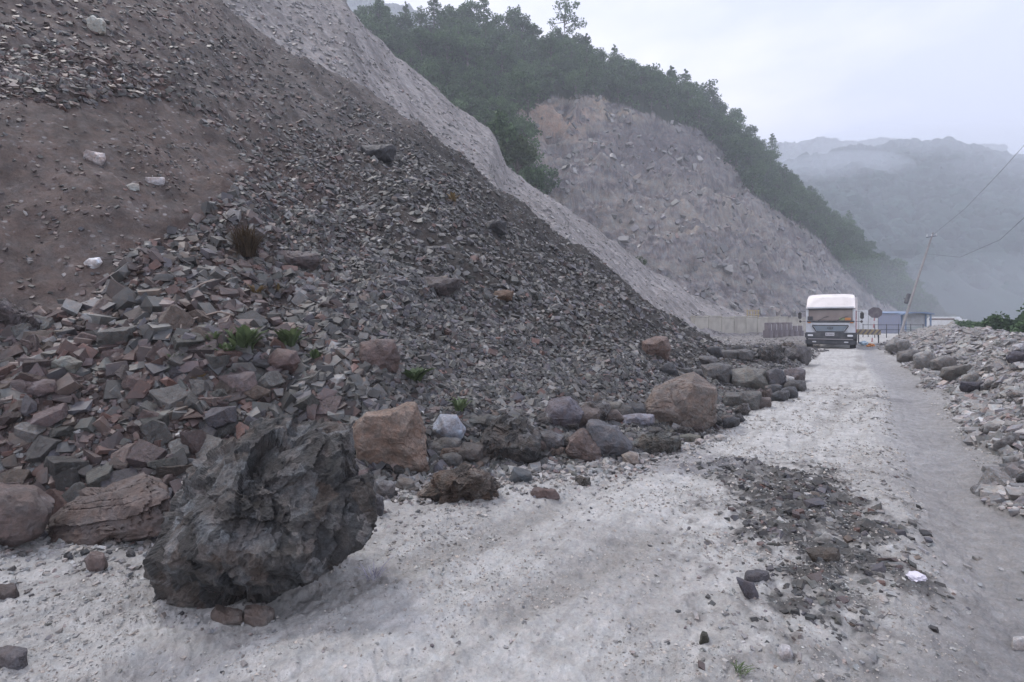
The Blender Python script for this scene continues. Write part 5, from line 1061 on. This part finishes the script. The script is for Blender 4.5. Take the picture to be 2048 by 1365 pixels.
# white roofed parked vehicle far away
vn = root('van', at(1893, 66, -.1), -R(60), 'small white van far away right of the booth', 'van')
prt('body', M_PALE, lambda bm: (add_box(bm, (0, 0, 1.15), (4.2, 1.7, 1.25), .12), add_box(bm, (-.25, 0, 1.75), (3.2, 1.6, .7), .15)), vn)
prt('window', M_GLASS, lambda bm: add_box(bm, (-.25, 0, 1.72), (2.7, 1.64, .36), .02), vn)
for sx in (-1.3, 1.3):
    for yy in (-.75, .75): prt('wheel', M_BLACK, lambda bm: add_cyl(bm, (sx, yy, .36), .34, .2, 'Y', 20), vn)
# leaning pole
Yp = 42.; pb = at(1796, Yp, 0, None); pb.z = 0; top_ = at(1866, Yp + 1, None, 466) - pb
pl = root('utility_pole', pb, 0, 'thin utility pole leaning far to the right beside the booth', 'utility pole')
prt('pole', plain('pole_grey', (.24, .23, .23), .8, dirt=.5), lambda bm: add_tube(bm, [Vector((0, 0, -.3)), top_ * .5, top_], [.10, .085, .06], 8), pl)
k_ = at(1812, Yp, None, 598) - pb; dn = top_.normalized()
prt('transformer', M_GREY, lambda bm: (add_tube(bm, [k_ - dn * .40 + Vector((0, -.15, 0)), k_ + dn * .42 + Vector((0, -.15, 0))], [.15, .15], 10), add_box(bm, k_ + Vector((0, -.05, 0)), (.3, .2, .08))), pl)
prt('crossarm', M_GREY, lambda bm: add_tube(bm, [top_ * .96 + Vector((-.45, 0, -.05)), top_ * .96 + Vector((.45, 0, .1))], .035, 6), pl)
for sx in (-.4, 0, .4): prt('insulator', M_PALE, lambda bm: add_tube(bm, [top_ * .96 + Vector((sx, 0, .06 + sx * .1)), top_ * .96 + Vector((sx, 0, .24 + sx * .1))], .045, 6), pl)
def cable(label, pts):
    bm = bmesh.new(); b0 = pts[0].copy(); add_tube(bm, [p - b0 for p in pts], .007, 5); o = obj('power_cable', bm_mesh(bm, 'power_cable'), M_BLACK); o.location = b0; tag(o, label, 'cable')
cable('upper power cable rising from the leaning pole to the top right edge', [at(1866, 43, None, 470), at(1930, 32, None, 418), at(2000, 24, None, 345), at(2060, 19, None, 278), at(2200, 14, None, 100)])
cable('lower power cable rising from the leaning pole to the right edge', [at(1850, 42.8, None, 508), at(1920, 32, None, 515), at(2000, 24, None, 480), at(2060, 19, None, 425), at(2200, 14, None, 280)])
# litter by the road
def litter(label, px_, py_, s_, mat, sd):
    rg = np.random.default_rng(sd); u, f = ICO[3]; v = u * (1, .7, .55) * s_ * (1 + .5 * fbm3(u * 2.2 + sd, 3)[:, None]); h = hit(px_, py_)
    o = obj('litter', mesh_np('litter', v, f), mat); o.location = h + Vector((0, 0, s_ * .3)); tag(o, label, 'litter')
litter('crumpled orange bag on the road edge right of the truck', 1741, 694, .22, M_ORANGE, 3)
litter('crumpled pale blue plastic on the road edge left of the orange bag', 1728, 690, .26, plain('pale_blue_plastic', (.45, .58, .68), .4), 4)
litter('torn white lilac plastic scrap on the right wheel track', 1832, 1160, .05, plain('white_plastic', (.62, .6, .68), .4), 5)

# ---------------------------------------------------------------- haze
bm = bmesh.new(); add_box(bm, (560, 370, 122), (1900, 900, 284)); hz = obj('haze', bm_mesh(bm, 'haze'))
hm = bpy.data.materials.new('haze'); hm.use_nodes = True; t = hm.node_tree; t.nodes.clear()
o_ = t.nodes.new('ShaderNodeOutputMaterial'); pv = t.nodes.new('ShaderNodeVolumePrincipled'); pv.inputs['Density'].default_value = HAZE; pv.inputs['Color'].default_value = (.84, .90, 1, 1); pv.inputs['Anisotropy'].default_value = .1
t.links.new(pv.outputs[0], o_.inputs['Volume']); hz.data.materials.append(hm); tag(hz, 'pale damp haze filling the valley air', 'haze', kind='stuff')

# low cloud lying on the far ridges
def mist(label, px_, py_, Y, wx, hz_, dens):
    u, f = ICO[4]; v = u * (wx, min(50, wx), hz_); o = obj('mist', mesh_np('mist', v, f, smooth=True)); o.location = at(px_, Y, None, py_); m_ = hm.copy(); m_.name = 'mist'; m_.node_tree.nodes['Principled Volume'].inputs['Density'].default_value = dens
    o.data.materials.append(m_); tag(o, label, 'mist', kind='stuff')
mist('pale low cloud between the wooded ridge and the distant hills', 1650, 352, 400, 62, 12, .010)
mist('thin mist over the top of the far right hill', 1850, 300, 405, 120, 12, .005)
mist('dust hanging over the road behind the truck', 1800, 612, 100, 45, 9, .0022)
mist('second bank of low cloud on the right hill', 1980, 345, 390, 60, 8, .004)
